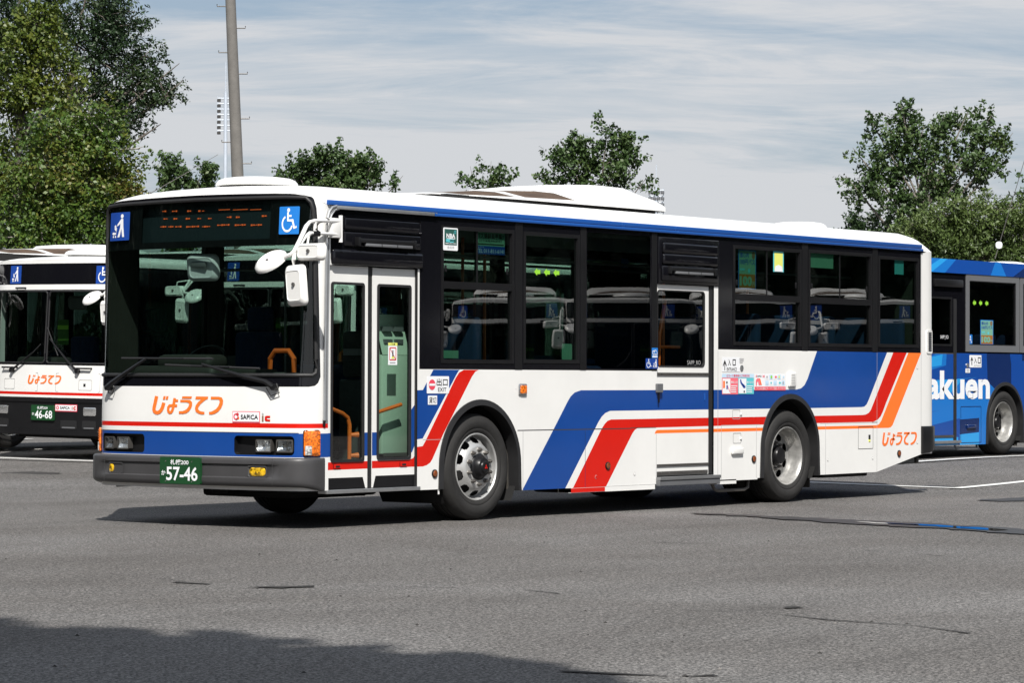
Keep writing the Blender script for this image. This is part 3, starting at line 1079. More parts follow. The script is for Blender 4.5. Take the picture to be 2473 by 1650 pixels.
    w.skin(ws_in, [], [], WGLASS, lambda a, b: fmap(a, b, -.012), FCUTS)
    wo = w.build('windscreen', root, smooth=60)
    fr = MB()
    dest = rrect(.66, 2.487, 2.18, 2.806, .01)
    fr.skin(ws_in, [dest, [(.0, 1.0), (U, 1.0), (U, 2.428), (.0, 2.428)]], [], BLACKM, lambda a, b: fmap(a, b, -.020), FCUTS)
    fr.build('shade_band', wo, smooth=60)
    seal = MB()
    seal.tube([fmap(a, b, .000) for a, b in dense(ws_in)], .017, RUBBER, 8, closed=True)
    seal.build('rubber_seal', wo)
    led = MB()
    led.skin(rrect(.60, 2.45, 2.24, 2.84, .01), [], [], LEDBG, lambda a, b: fmap(a, b, -.07), FCUTS)
    for y, row in ((270, [(572, 606), (650, 692), (766, 798), (848, 868), (876, 896)]), (262, [(1000, 1082), (1103, 1206), (1222, 1298)]), (325, [(585, 620), (664, 695), (757, 792), (846, 875), (924, 952)]), (316, [(1058, 1094), (1123, 1152)]), (308, [(1300, 1335)]), (383, [(562, 612), (625, 668), (680, 730), (764, 862), (882, 944)]), (372, [(992, 1082), (1117, 1196), (1228, 1306)])):
        for a, b in row:
            ua, ub = [.673 + (1355 - x) / 915 * 1.488 + .03 for x in (a, b)]
            z = 2.81 - (y - (237 - ((a + b) / 2 - 440) * 32 / 915)) / 260 * .315
            if y in (262,):
                led.rect(ub, z - .003, ua, z + .003, lambda p, q: fmap(p, q, -.064), LEDM)
            else:
                k = max(1, int((ua - ub) / .022))
                for i in range(k):
                    s0 = ub + (ua - ub) * i / k
                    h = .003 + .004 * ((i * 7 + int(a)) % 3) / 2
                    led.rect(s0, z - h, s0 + (ua - ub) / k * .82, z + h, lambda p, q: fmap(p, q, -.064), LEDM)
    led.build('destination_display', root)
    for ul, ur, z0, z1, m, ic in ((2.635, 2.325, 2.517, 2.770, STB, icon_pram), (.552, .360, 2.52, 2.757, STB2, icon_wheelchair)):
        s = MB()
        s.skin(rrect(ur, z0, ul, z1, .008), [], [], m, lambda a, b: fmap(a, b, .004), FCUTS)
        ic(s, lambda a, b: fmap(ul - (ul - ur) * (.04 + .92 * a), z0 + (z1 - z0) * b, .007), STW)
        s.build('pictogram_sign', root)
    # wipers
    for pts, blade in (([(2.50, 1.205), (2.42, 1.25), (1.99, 1.455)], [(2.33, 1.463), (1.20, 1.456)]), ([(.52, 1.215), (.60, 1.26), (.85, 1.31), (1.30, 1.41)], [(.68, 1.372), (1.76, 1.404)])):
        wi = MB()
        dp = dense([(a, b) for a, b in pts], .12, False)
        wi.tube([fmap(min(a, U - .10), b, .045) for a, b in dp], [.026 - .017 * k / len(dp) for k in range(len(dp))], BLACKM, 6)
        wi.tube([fmap(a, b, .022) for a, b in dense(blade, .1, False)], .011, RUBBER, 6)
        wi.tube([fmap(blade[0][0] * .7 + blade[1][0] * .3, blade[0][1] * .7 + blade[1][1] * .3, .034), fmap(blade[0][0] * .3 + blade[1][0] * .7, blade[0][1] * .3 + blade[1][1] * .7, .034)], .009, BLACKM, 6)
        a, b = pts[0]
        wi.tube([fmap(min(a, U - .10), b, .0), fmap(min(a, U - .1), b, .06)], .03, BLACKM, 10)
        h0 = [(a - .02, b + .03), (a - .05, b - .05), (a + .03, b - .075), (a + .08, b - .01)] if a < 1 else [(a + .02, b), (a, b - .05), (a - .06, b - .06), (a - .09, b - .005)]
        wi.tube([fmap(min(p, U - .09), q, .03) for p, q in dense(h0, .03, False)], .005, RUBBER, 5)
        wi.build('wiper', root)
    # lettering and badges on the nose
    lt = MB()
    company_mark(lt, lambda a, b: fmap(1.922 - a * .2135, .974 + b * .158, .004), ORANGE)
    lt.build('company_name', root, smooth=0)
    bd = MB()
    fl = fleft(.970, .907)
    bd.rect(0, 0, .297, .098, fl, PINK)
    fl2 = fleft(.970, .907, .006)
    bd.rect(.006, .010, .291, .092, fl2, STW)
    fl3 = fleft(.970, .907, .008)
    bd.text('SAPICA', (.094, .030, .280, .070), fl3, INK, .018)
    bd.skin(circ(.043, .052, .029, 20), [circ(.043, .052, .017, 16)], [], PINK, fl3)
    bd.skin(circ(.059, .072, .014, 14), [circ(.059, .072, .006, 10)], [], RED, fl3)
    bd.skin(circ(.067, .040, .012, 14), [circ(.067, .040, .005, 10)], [], ORANGE, fl3)
    bd.poly([(.040, .024), (.052, .020), (.063, .034), (.050, .042)], fl3, INK)
    f4 = fleft(.657, .917)
    bd.rect(.004, .004, .022, .052, f4, BROWNI)
    bd.poly([(.013, .060), (.024, .069), (.013, .078), (.002, .069)], f4, INKG)
    bd.poly([(.012, .069), (.013, .073), (.017, .069), (.013, .065)], fleft(.657, .917, .006), STW)
    bd.poly([(.090, .052), (.045, .052), (.034, .042), (.034, .016), (.045, .006), (.090, .004), (.090, .020), (.058, .022), (.056, .034), (.090, .036)], f4, RED)
    bd.build('card_sticker', root, smooth=0)
    # bumper, fog lamps, plate
    bp = MB()
    us = [.06, .08, .10, .13, .17, .22, .28, .35, .43, .5] + list(np.linspace(.6, U - .6, 18)) + [U - .5, U - .43, U - .35, U - .28, U - .22, U - .17, U - .13, U - .10, U - .06]
    rows = []
    for u in us:
        e = min(1, max(0, (min(u, U - u) - .06) / .25))
        e = e * e * (3 - 2 * e)
        so = .022 + .058 * e
        zb = .325 + .035 * e
        gr = .016 * min(1, max(0, (min(u, U - u) - .46) / .04))
        rows.append([fmap(u, z, o) for z, o in ((.602, -.02), (.612, so * .4), (.610, so * .75), (.602, so * .93), (.588, so), (.556, so), (.546, so - gr), (.446, so - gr), (.436, so), (zb + .045, so), (zb + .02, so * .9), (zb + .004, so * .6), (zb, -.02))])
    n = len(rows[0])
    bp.add([p for r in rows for p in r], [(i * n + j, i * n + j + 1, (i + 1) * n + j + 1, (i + 1) * n + j) for i in range(len(rows) - 1) for j in range(n - 1)] + [tuple(range(n))], BUMPER)
    for u in (.50, U - .50):
        bp.tube([fmap(u, .60, .0795), fmap(u, .38, .0795)], .0022, GAP, 4)
    bo = bp.build('bumper', root, smooth=50)
    for uo, ui in ((.551, .756), (U - .551, U - .756)):
        f = MB()
        a, b = min(uo, ui), max(uo, ui)
        oc = rrect(a, .440, b, .543, .022)
        ic = rrect(a + .012, .451, b - .012, .532, .016)
        f.skin(oc, [ic], [], BUMPER, lambda p, q: fmap(p, q, .0725))
        n = len(ic)
        f.add([fmap(p, q, .0725) for p, q in ic] + [fmap(p, q, .03) for p, q in ic], [(i, (i + 1) % n, n + (i + 1) % n, n + i) for i in range(n)], ALUD)
        f.skin(ic, [], [], ALUD, lambda p, q: fmap(p, q, .03))
        fo = f.build('fog_lamp', root)
        ln = MB()
        if uo < 1:
            a, b = .570, .738
        else:
            a, b = 2.353, 2.432
        lens_pad(ln, a, .452, b, .531, .031, .072, FOGY, .03)
        ln.build('lens', fo)
    pl = MB()
    pm = fleft(HB_U + .240, .370, .098)
    pad(pl, rrect(HB_U - .240, .370, HB_U + .240, .602, .012), lambda a, b, o: plate_at(a, b, o), .07, .096, GREENP)
    pf = lambda a, b: plate_at(HB_U + .240 - a, .370 + b, .0985)
    pl.text('札幌200', (.128, .166, .345, .212), pf, STW, .014)
    pl.text('57-46', (.080, .028, .452, .150), pf, STW, .020)
    pl.text('か', (.020, .074, .072, .116), pf, STW, .02)
    for a, b in ((.065, .196), (.375, .196), (.065, .022), (.375, .022)):
        pl.stroke([(a, b - .005), (a + .014, b + .006)], .006, pf, CHROME)
    pl.build('licence_plate', root, smooth=0)
    # lamps on the nose
    for s in (0, 1):
        for u0, u1, m in ((.355, .516, LAMPD), (.566, .728, LAMPM)):
            a, b = (u0, u1) if s == 0 else (U - u1, U - u0)
            h = MB()
            lamp_bowl(h, a, .657, b, .766, -.016, -.052, m)
            ho_ = h.build('headlight', root)
            cv = MB()
            lens_pad(cv, a + .010, .667, b - .010, .756, -.018, -.012, LCLEAR, .010)
            cv.build('lens', ho_)
        a, b = (.112, .258) if s == 0 else (U - .258, U - .112)
        h = MB()
        pad(h, rrect(a - .006, .622, b + .006, .850, .02), fmap, -.01, .006, BLACKM)
        lens_pad(h, a, .628, b, .843, .004, .030, AMBER, .014)
        for kz in range(5):
            pad(h, rrect(a + .012, .730 + kz * .021, b - .012, .738 + kz * .021, .002), fmap, .028, .0335, AMBERD if kz == 9 else AMBER)
        mid = (a + b) / 2 + .012
        cu = (mid, b - .008) if s == 0 else (a + .008, (a + b) / 2 - .012)
        lens_pad(h, cu[0], .634, cu[1], .715, .02, .037, CLEAR, .008)
        h.build('corner_lamp', root)
    # --- folding exit door
    dr = MB()
    dholes = [rrect(.461, .567, .905, 2.120, .03), rrect(1.078, .575, 1.545, 2.118, .03)]
    dfill = lambda a, b: (a, .028, b)
    kick = [([(.398, .335), (.402, .434), (.894, .434), (.930, .335)], BLACKM), ([(1.03, .335), (1.066, .440), (1.62, .440), (1.62, .335)], BLACKM), ([(.955, .2), (1.017, .2), (1.017, 2.27), (.955, 2.27)], RUBBER)]
    for k, (x0, x1, h) in enumerate(((.418, .955, dholes[0]), (1.017, 1.600, dholes[1]))):
        lf = MB()
        top = 2.263 if k == 0 else 2.258
        o = [(x0, .338), (x1, .338), (x1, top), (x1 - .10 if k == 0 else x1 - .01, top)] + ([(x0 + .01, top - .002), (x0, top - .01)] if k == 0 else [(x0 + .1, top - .004), (x0, top)])
        lf.skin(o, [h], stripes + kick, WHITE, dfill)
        n = len(o)
        lf.add([(p[0], .028, p[1]) for p in o] + [(p[0], .06, p[1]) for p in o], [(i, (i + 1) % n, n + (i + 1) % n, n + i) for i in range(n)], WHITE)
        lo = lf.build('door_leaf', root, smooth=20)
        sl = MB()
        n = len(h)
        inn = rrect(h[0][0] - .0, 0, 0, 0, 0)
        xs = [p[0] for p in h]; zs = [p[1] for p in h]
        hi = rrect(min(xs) + .022, min(zs) + .022, max(xs) - .022, max(zs) - .022, .02)
        sl.skin(h, [hi], [], RUBBER, lambda a, b: (a, .018, b))
        sl.add([(p[0], .018, p[1]) for p in h] + [(p[0], .03, p[1]) for p in h], [(i, (i + 1) % n, n + (i + 1) % n, n + i) for i in range(n)], RUBBER)
        sl.add([(p[0], .018, p[1]) for p in hi] + [(p[0], .035, p[1]) for p in hi], [(i, (i + 1) % n, n + (i + 1) % n, n + i) for i in range(n)], RUBBER)
        sl.build('rubber_seal', lo, smooth=30)
        gp = MB()
        gp.skin(hi, [], [], DOORG, lambda a, b: (a, .032, b))
        gp.build('pane', lo, smooth=0)
        hd = MB()
        xh = .545 if k == 0 else 1.44
        pad(hd, rrect(xh - .045, .515, xh + .05, .553, .004), sp3, -.026, -.020, RED, BLACKM)
        hd.rect(xh - .02, .522, xh + .035, .540, lambda a, b: (a, .0185, b), INK)
        hd.build('pull_recess', lo, smooth=0)
        ra = MB()
        if k == 0:
            ra.tube([(.50, .10, 1.045), (.70, .10, .99), (.775, .10, .95), (.80, .10, .89), (.80, .10, .59)], .018, HANDRAIL)
            for z in (.80, .62):
                ra.tube([(.80, .10, z), (.87, .06, z)], [.014, .026], HANDRAIL)
        else:
            ra.tube([(1.10, .10, .93), (1.14, .10, .985), (1.50, .10, 1.06)], .018, HANDRAIL)
        ra.build('handrail', lo)
        if k == 1:
            st = MB()
            q = sp(-.030, 1.235, 1.41)
            st.rect(0, 0, .125, .195, q, STW)
            st.rect(.0, .170, .125, .195, sp(-.0285, 1.235, 1.41), YELP)
            st.skin(rrect(.016, .04, .11, .155, .01), [rrect(.024, .048, .102, .147, .006)], [], RED, sp(-.0285, 1.235, 1.41))
            q = sp(-.028, 1.235, 1.41)
            st.poly(circ(.063, .122, .008, 10), q, INK)
            st.rect(.055, .072, .071, .112, q, INK)
            st.poly([(.04, .055), (.088, .055), (.075, .075), (.05, .075)], q, YELP)
            st.stroke([(.024, .145), (.102, .050)], .005, q, RED)
            st.stroke([(.02, .02), (.10, .02)], .008, q, INKG)
            st.text('ご注意', (.03, .174, .095, .190), q, INK, .01)
            st.build('warning_sticker', lo, smooth=0)
    # centre gap, jamb, sill
    jb = MB()
    jb.box(.955, 1.017, .034, .05, .335, 2.27, RUBBER)
    jb.box(.396, .418, .012, .05, .33, 2.27, RUBBER)
    jb.box(1.600, 1.622, .012, .05, .33, 2.29, RUBBER)
    jb.box(.40, 1.63, .05, .10, 2.26, 2.30, BLACKM)
    jb.box(.385, 1.645, -.010, .10, .300, .333, ALU, .004)
    jb.build('door_frame', root, smooth=20)
    # louvre boxes above both doors
    for x0, x1, z0, z1, gx0, gx1, gz, hd in ((.59, 1.632, 2.43, 2.685, .739, 1.498, 2.468, True), (5.35, 6.437, 2.238, 2.705, 5.50, 6.298, 2.373, False)):
        lv = MB()
        if hd:
            lv.box(.43, 1.655, -.030, .02, 2.268, 2.40, BLACKG, .022, 3)
            lv.box(x0, x1, -.016, .0, z0, z0 + .125, BLACKG, .012, 3)
            lv.box(x0, x1, -.014, .0, z0 + .140, z1, BLACKG, .02, 3)
        else:
            lv.box(x0, x1, -.014, .0, z0, z1, BLACKG, .012)
            for z in (2.54, 2.43):
                lv.box(x0 + .05, x1 - .06, -.045, -.01, z, z + .11, BLACKG, .022, 3)
            lv.box(x0 + .04, x1 - .05, -.035, -.01, z0 + .03, 2.42, BLACKG, .015)
        lo = lv.build('door_header_panel', root)
        gl = MB()
        gl.box(gx0, gx1, -.062, -.03, gz - .005, gz + .035, BLACKM, .008)
        gl.box(gx0 + .09, gx1 - .03, -.058, -.035, gz - .032, gz - .006, GREYF, .004)
        for k in range(1, 3):
            gl.box(gx0 + .09 + (gx1 - gx0 - .12) * k / 3 - .004, gx0 + .09 + (gx1 - gx0 - .12) * k / 3 + .004, -.0595, -.05, gz - .031, gz - .007, BLACKM)
        for x in (gx0, gx1):
            gl.box(x - .015, x + .015, -.066, -.01, gz - .035, gz + .042, BLACKM, .006)
        gl.build('door_lamp', lo)
    # side windows
    for a, b, c0, d, s in wins:
        make_window(root, a, b, c0, d, s)
    g3 = MB()
    g3.add([(4.165, .004, 1.392), (5.225, .004, 1.392), (5.225, .004, 2.70), (4.165, .004, 2.70)], [(0, 1, 2, 3)], DGLASS)
    g3.build('window', root, smooth=0)
    pilr = MB()
    for x0, x1, z0 in ((3.03, 3.14, 1.376), (4.055, 4.15, 1.376), (5.25, 5.34, 1.376), (8.045, 8.16, 1.60), (9.508, 9.618, 1.60)):
        pilr.box(x0, x1, -.004, .02, z0, 2.735, BLACKM)
    build_each(pilr, 'window_pillar', root)
    for a, b in far_wins:
        f = MB()
        frame_bars(f, a, b, 1.42, 2.64, .035, BW - .03, BW + .006, BLACKM)
        fo = f.build('window', root, smooth=0)
        p = MB()
        p.add([(a, BW - .012, 1.42), (b, BW - .012, 1.42), (b, BW - .012, 2.64), (a, BW - .012, 2.64)], [(0, 1, 2, 3)], SGLASS)
        p.build('pane', fo, smooth=0)
    # --- sliding entrance door
    ed = MB()
    eh = rrect(5.372, 1.415, 6.220, 2.180, .045)
    eo = [(5.350, .335), (6.292, .335), (6.292, 2.232), (5.350, 2.232)]
    ed.skin(eo, [eh], stripes, WHITE, lambda a, b: (a, .020, b))
    ed.add([(p[0], .020, p[1]) for p in eo] + [(p[0], .055, p[1]) for p in eo], [(i, (i + 1) % 4, 4 + (i + 1) % 4, 4 + i) for i in range(4)], WHITE)
    eo_ = ed.build('sliding_door', root, smooth=20)
    sl = MB()
    n = len(eh)
    hi = rrect(5.385, 1.428, 6.207, 2.167, .04)
    sl.skin(eh, [hi], [], RUBBER, lambda a, b: (a, .014, b))
    sl.add([(p[0], .014, p[1]) for p in hi] + [(p[0], .035, p[1]) for p in hi], [(i, (i + 1) % n, n + (i + 1) % n, n + i) for i in range(n)], RUBBER)
    sl.build('rubber_seal', eo_, smooth=30)
    p = MB()
    p.skin(hi, [], [], DOORG, lambda a, b: (a, .028, b))
    p.build('pane', eo_, smooth=0)
    tr = MB()
    tr.box(5.352, 6.287, .008, .024, 1.328, 1.358, TRIMD, .003)
    tr.box(5.352, 6.287, .008, .024, .425, .450, TRIMD, .003)
    tr.box(5.352, 6.262, .004, .024, .340, .378, TRIMD, .004)
    for i in range(7):
        for z in (1.343, .360):
            tr.box(5.43 + i * .13, 5.438 + i * .13, .002, .01, z, z + .008, CHROME)
    tr.box(6.215, 6.228, .012, .024, 1.08, 1.15, BLUE2, .003)
    build_each(tr, 'door_trim', eo_, 0)
    dg = MB()
    dg.text('SAPP_RO', (5.92, 1.432, 6.16, 1.482), lambda a, b: (a, .0275, b), INKG, .0)
    dg.build('glass_lettering', eo_, smooth=0)
    jb = MB()
    jb.box(6.296, 6.352, .010, .06, .335, 2.235, RUBBER)
    jb.box(5.334, 5.350, .012, .05, .30, 2.235, GAPW)
    jb.build('door_jamb', root, smooth=0)
    stp = MB()
    stp.box(5.335, 6.418, -.055, .10, .293, .325, ALUD, .004)
    stp.box(5.335, 6.416, -.045, .10, .238, .292, STEPG, .004)
    stp.build('entry_step', root, smooth=20)
    hg = MB()
    hg.box(5.318, 5.425, -.022, .0, 1.160, 1.248, STEPG, .005)
    hg.box(5.365, 5.382, -.010, .0, 1.06, 1.16, BLACKM)
    hg.build('door_stop', root, smooth=20)
    # --- things on the side
    for x, z in ((3.142, 1.192),):
        m = MB()
        m.box(x - .062, x + .062, -.018, 0, z - .052, z + .052, CHROME, .012)
        m.box(x - .048, x + .048, -.028, -.01, z - .040, z + .040, AMBER, .010, 3)
        m.build('side_lamp', root)
    for x, z in ((1.849, .441), (4.509, .455), (7.105, .469), (10.088, .473)):
        m = MB()
        m.T = Matrix.Translation((x, 0, z))
        m.lathe([(.038, 0), (.038, .010), (.031, .013)], BLACKM, 28)
        m.lathe([(.031, .011), (.026, .017), (.014, .020), (.0005, .021)], AMBERD, 28)
        m.build('reflector', root)
    ex = MB()
    q, q2 = sp(.003), sp(.005)
    ex.rect(1.735, 1.158, 2.052, 1.312, q, STW, .008)
    ex.poly(circ(1.808, 1.236, .047, 28, .047), q2, PINK)
    ex.rect(1.767, 1.226, 1.849, 1.246, sp(.0065), STW)
    ex.text('出口', (1.872, 1.226, 2.030, 1.292), q2, INK, .012)
    ex.text('EXIT', (1.892, 1.174, 2.012, 1.210), q2, INK, .006)
    ex.build('exit_sticker', root, smooth=0)
    ex = MB()
    ex.rect(1.751, 1.058, 1.882, 1.139, q, STW)
    ex.text('貸切', (1.766, 1.070, 1.868, 1.127), q2, INK, .0)
    ex.build('charter_sticker', root, smooth=0)
    ex = MB()
    ex.rect(6.508, 1.37, 6.84, 1.52, q, STW)
    ex.stroke([(6.555, 1.385), (6.555, 1.472)], .011, q2, INK)
    ex.poly([(6.555, 1.494), (6.590, 1.437), (6.585, 1.424), (6.555, 1.464), (6.525, 1.424), (6.520, 1.437)], q2, INK)
    ex.text('入', (6.612, 1.432, 6.668, 1.500), q2, INK, .01)
    ex.stroke([(6.706, 1.440), (6.706, 1.494), (6.754, 1.494), (6.754, 1.440), (6.706, 1.440)], .010, q2, INK)
    ex.text('ENTRANCE', (6.592, 1.380, 6.778, 1.414), q2, INK, .004)
    for k, z in enumerate((1.505, 1.487, 1.468)):
        ex.stroke([(6.825, z), (6.91 - .02 * (k == 2), z)], .006, q2, INKG)
    ex.build('entrance_sticker', root, smooth=0)
    bt = MB()
    bt.T = Matrix.Translation((6.872, 0, 1.410))
    bt.lathe([(.030, 0), (.030, .008), (.022, .010), (.0005, .010)], ALU, 24)
    bt.build('call_button', root)
    ps = MB()
    ps.rect(6.508, 1.310, 7.105, 1.350, q, SKYB)
    ps.text('ICカード乗車券のご利用方法', (6.59, 1.317, 7.02, 1.344), q2, PINK, .012)
    ps.rect(6.508, 1.140, 6.806, 1.308, q, PINKL)
    ps.rect(6.809, 1.142, 7.105, 1.308, q, TEAL)
    ps.rect(6.514, 1.148, 6.660, 1.300, q2, STW)
    ps.rect(6.814, 1.150, 6.960, 1.302, q2, STW)
    q3 = sp(.007)
    ps.rect(6.522, 1.205, 6.556, 1.278, q3, ORANGE)
    ps.rect(6.580, 1.250, 6.604, 1.272, q3, INK)
    ps.rect(6.584, 1.192, 6.606, 1.235, q3, STB)
    ps.stroke([(6.604, 1.225), (6.650, 1.165)], .008, q3, PINKL)
    ps.poly([(6.838, 1.290), (6.856, 1.296), (6.870, 1.262), (6.942, 1.222), (6.936, 1.204), (6.902, 1.206), (6.845, 1.256)], q3, STB)
    ps.poly([(6.880, 1.245), (6.908, 1.232), (6.918, 1.215), (6.890, 1.226)], q3, SKYB)
    ps.poly(circ(6.917, 1.168, .012, 12), q3, INK)
    for x, t in ((6.668, '乗るとき'), (6.968, '降りるとき')):
        ps.text(t, (x + .004, 1.252, x + .125, 1.276), q2, STW, .014)
        for z in (1.225, 1.204, 1.184, 1.164):
            ps.stroke([(x + .004, z), (x + .10 + .02 * ((int(z * 1000)) % 2), z)], .009, q2, STW)
    ps.build('card_guide_poster', root, smooth=0)
    ps = MB()
    ps.rect(7.118, 1.179, 7.716, 1.352, q, STW)
    ps.rect(7.118, 1.179, 7.716, 1.218, q2, PINK)
    ps.text('これらの交通系ICカードでご利用いただけます', (7.13, 1.184, 7.70, 1.213), q3, STW, .0)
    ps.text('SAPICA', (7.17, 1.318, 7.25, 1.336), q2, INK, .015)
    ps.skin(circ(7.150, 1.327, .012, 12), [circ(7.150, 1.327, .006, 8)], [], PINK, q2)
    ps.poly([(7.270, 1.315), (7.277, 1.315), (7.277, 1.338), (7.270, 1.338)], q2, PINK)
    ps.poly([(7.310, 1.337), (7.290, 1.337), (7.284, 1.330), (7.284, 1.320), (7.290, 1.314), (7.310, 1.314), (7.310, 1.321), (7.294, 1.322), (7.294, 1.329), (7.310, 1.330)], q2, PINK)
    ps.poly([(7.14, 1.228), (7.14, 1.285), (7.165, 1.305), (7.20, 1.305), (7.235, 1.235), (7.195, 1.232), (7.185, 1.27), (7.165, 1.27), (7.158, 1.228)], q2, PINKL)
    ps.poly([(7.20, 1.305), (7.225, 1.30), (7.255, 1.235), (7.235, 1.235)], q2, ORANGE)
    cols = [INKG, LIME, PINKL, YELP, SKYB, SKYB, TEAL, SKYB, TEAL, INKG]
    for k in range(10):
        x, z = 7.322 + (k % 5) * .079, 1.294 - (k // 5) * .062
        ps.rect(x, z, x + .064, z + .048, q2, SKYB if k % 2 else STW)
        ps.poly(circ(x + .030 + .006 * (k % 3), z + .026, .014 + .004 * (k % 3), 10, .012 + .004 * (k % 2)), q3, cols[k])
    ps.build('card_brands_poster', root, smooth=0)
    sv = MB()
    sv.box(7.762, 7.905, -.026, 0, 1.214, 1.374, WHITE, .016, 3)
    for k in range(7):
        sv.box(7.798, 7.872, -.0275, -.02, 1.240 + k * .017, 1.246 + k * .017, GAPW)
    sv.build('speaker_grille', root)
    ic = MB()
    for x0, z0, kind in ((5.142, 1.395, 'w'), (5.250, 1.395, 'p'), (5.246, 1.500, 'b')):
        ic.rect(x0, z0, x0 + .104, z0 + .101, sp(.006), STB if kind != 'b' else STB2, .004)
        mp = lambda a, b: (x0 + .104 * a, -.008, z0 + .101 * b)
        if kind == 'w':
            icon_wheelchair(ic, mp, STW)
        elif kind == 'p':
            icon_pram(ic, mp, STW)
        else:
            ic.stroke([(.12, .40), (.12, .66), (.66, .78), (.88, .55), (.88, .38), (.12, .38)], .06, mp, STW)
            ic.poly(circ(.30, .36, .09, 12), mp, STW)
            ic.poly(circ(.70, .36, .09, 12), mp, STW)
            ic.stroke([(.30, .50), (.50, .66)], .07, mp, STW)
            ic.stroke([(.08, .14), (.92, .14)], .14, mp, STW)
    ic.build('pictogram_sticker', root, smooth=0)
    lt = MB()
    company_mark(lt, lambda a, b: (9.72 + a * .1945, -.003, .566 + b * .146), ORANGE)
    lt.build('company_name', root, smooth=0)
    nb = MB()
    mp = sp(.011, 1.951, 2.444)
    mp2, mp4 = sp(.013, 1.951, 2.444), sp(.015, 1.951, 2.444)
    nb.rect(0, 0, .212, .204, mp, STW, .012)
    nb.rect(.016, .050, .196, .192, mp2, DKGREEN)
    nb.text('NBA', (.042, .112, .168, .152), mp4, STW, .03)
    nb.stroke([(.045, .107), (.168, .107)], .006, mp4, STW)
    nb.stroke([(.150, .155), (.158, .178), (.178, .178), (.172, .155), (.150, .155)], .004, mp4, TEAL)
    nb.stroke([(.036, .078), (.044, .101), (.150, .099), (.142, .076), (.036, .078)], .005, mp4, TEAL)
    nb.poly([(.040, .080), (.046, .097), (.095, .094), (.090, .080)], mp4, TEAL)
    nb.text('日本バス協会', (.085, .056, .186, .070), mp4, STW, .012)
    nb.stroke([(.028, .063), (.075, .063)], .006, mp4, STW)
    nb.text('会員章', (.058, .016, .158, .040), mp2, INKG, .0)
    nb.build('membership_sticker', root, smooth=0)
    po = MB()
    mp, mp2 = sp(-.034, 2.48, 2.432), sp(-.0325, 2.48, 2.432)
    po.rect(0, 0, .435, .205, mp, PALEG)
    po.rect(0, 0, .435, .076, mp2, STB)
    mp4 = sp(-.0310, 2.48, 2.432)
    po.text('バス乗務員募集!!', (.014, .142, .422, .192), mp2, INK, .02)
    po.text('【正社員登用制度有】', (.05, .112, .385, .134), mp2, INK, .01)
    po.stroke([(.015, .092), (.42, .092)], .010, mp2, INK)
    po.text('TEL 011-811-6141', (.014, .012, .422, .048), mp4, SKYB, .0)
    po.text('じょうてつ', (.014, .056, .12, .070), mp4, SKYB, .01)
    po.build('recruiting_poster', root, smooth=0)
    fare_poster(root, 6.845, 2.225, .335, .405, -.0225)
    yp = MB()
    mp, mp2, mp4 = sp(-.008, 7.49, 2.42), sp(-.0065, 7.49, 2.42), sp(-.005, 7.49, 2.42)
    yp.rect(0, 0, .205, .225, mp, TEAL)
    yp.rect(.02, .02, .185, .20, mp2, YELP)
    yp.poly([(.02, .005), (.185, .005), (.165, .06), (.10, .075), (.04, .06)], mp4, STW)
    yp.stroke([(.055, .040), (.150, .040)], .016, mp2, INKG)
    yp.build('yellow_notice', root, smooth=0)
    bp2 = MB()
    bp2.rect(7.42, 2.50, 7.55, 2.60, sp(-1.9), STB2)
    bp2.rect(8.26, 2.49, 8.72, 2.65, sp(-.024), PALEG)
    bp2.rect(10.02, 2.47, 10.22, 2.63, sp(-.018), TEAL)
    build_each(bp2, 'window_notice', root)
    ar = MB()
    for x in (3.39, 3.54, 3.69):
        ar.poly([(x - .045, 2.293), (x, 2.330), (x, 2.312), (x + .05, 2.312), (x + .05, 2.274), (x, 2.274), (x, 2.256)], sp(-.015), LIME)
    ar.rect(3.83, 1.475, 3.995, 1.625, sp(-.05), PALEG, .015)
    ar.rect(2.01, 1.475, 2.24, 1.545, sp(-.04), PALEG)
    build_each(ar, 'arrow_sticker', root)
    # flaps, hatches, caps
    ht = MB()
    for x0, z0, x1, z1 in ((6.705, .884, 6.848, .982), (6.717, .635, 6.868, .743), (9.206, .535, 9.527, .783)):
        o, i2 = rrect(x0, z0, x1, z1, .014), rrect(x0 + .006, z0 + .006, x1 - .006, z1 - .006, .011)
        ht.skin(o, [i2], [], GAPW if x1 < 9 else GAP, sp3_flat(-.0015))
    ht.box(6.845, 6.872, -.014, 0, .925, .95, WHITE, .006)
    ht.box(6.845, 6.872, -.014, 0, .675, .70, WHITE, .006)
    ht.box(6.672, 6.888, -.03, 0, .522, .597, WHITE, .018, 3)
    ht.box(9.428, 9.462, -.006, 0, .640, .690, INK)
    ht.box(9.428, 9.462, -.006, 0, .615, .638, YELP)
    build_each(ht, 'service_hatch', root)
    sc = MB()
    for x, z, m in ((4.32, .352, RED), (4.965, .365, WHITE), (8.575, .432, WHITE), (9.52, .432, WHITE), (10.50, .59, WHITE), (10.50, 1.43, WHITE)):
        sc.T = Matrix.Translation((x, 0, z))
        sc.lathe([(.014, 0), (.014, .004), (.010, .0045), (.0005, .0045)], m, 12)
        sc.lathe([(.019, .0008), (.014, .0012)], GAPW, 12)
    build_each(sc, 'fastener', root)
    v = MB()
    mp = lambda a, b, o: rm(max(0.001, .40 - (a - 10.49)), b, o)
    u0, u1 = .012, .168
    rmf = lambda a, b, o: rm(a, b, o)
    pad(v, rrect(u0, 1.592, u1, 1.858, .03), rmf, 0, .010, WHITE)
    for k in range(9):
        v.skin(rrect(u0 + .035, 1.622 + k * .0245, u1 - .035, 1.636 + k * .0245, .003), [], [], INK, lambda a, b: rm(a, b, .0125))
    v.build('air_vent', root)
    rb = MB()
    rows = []
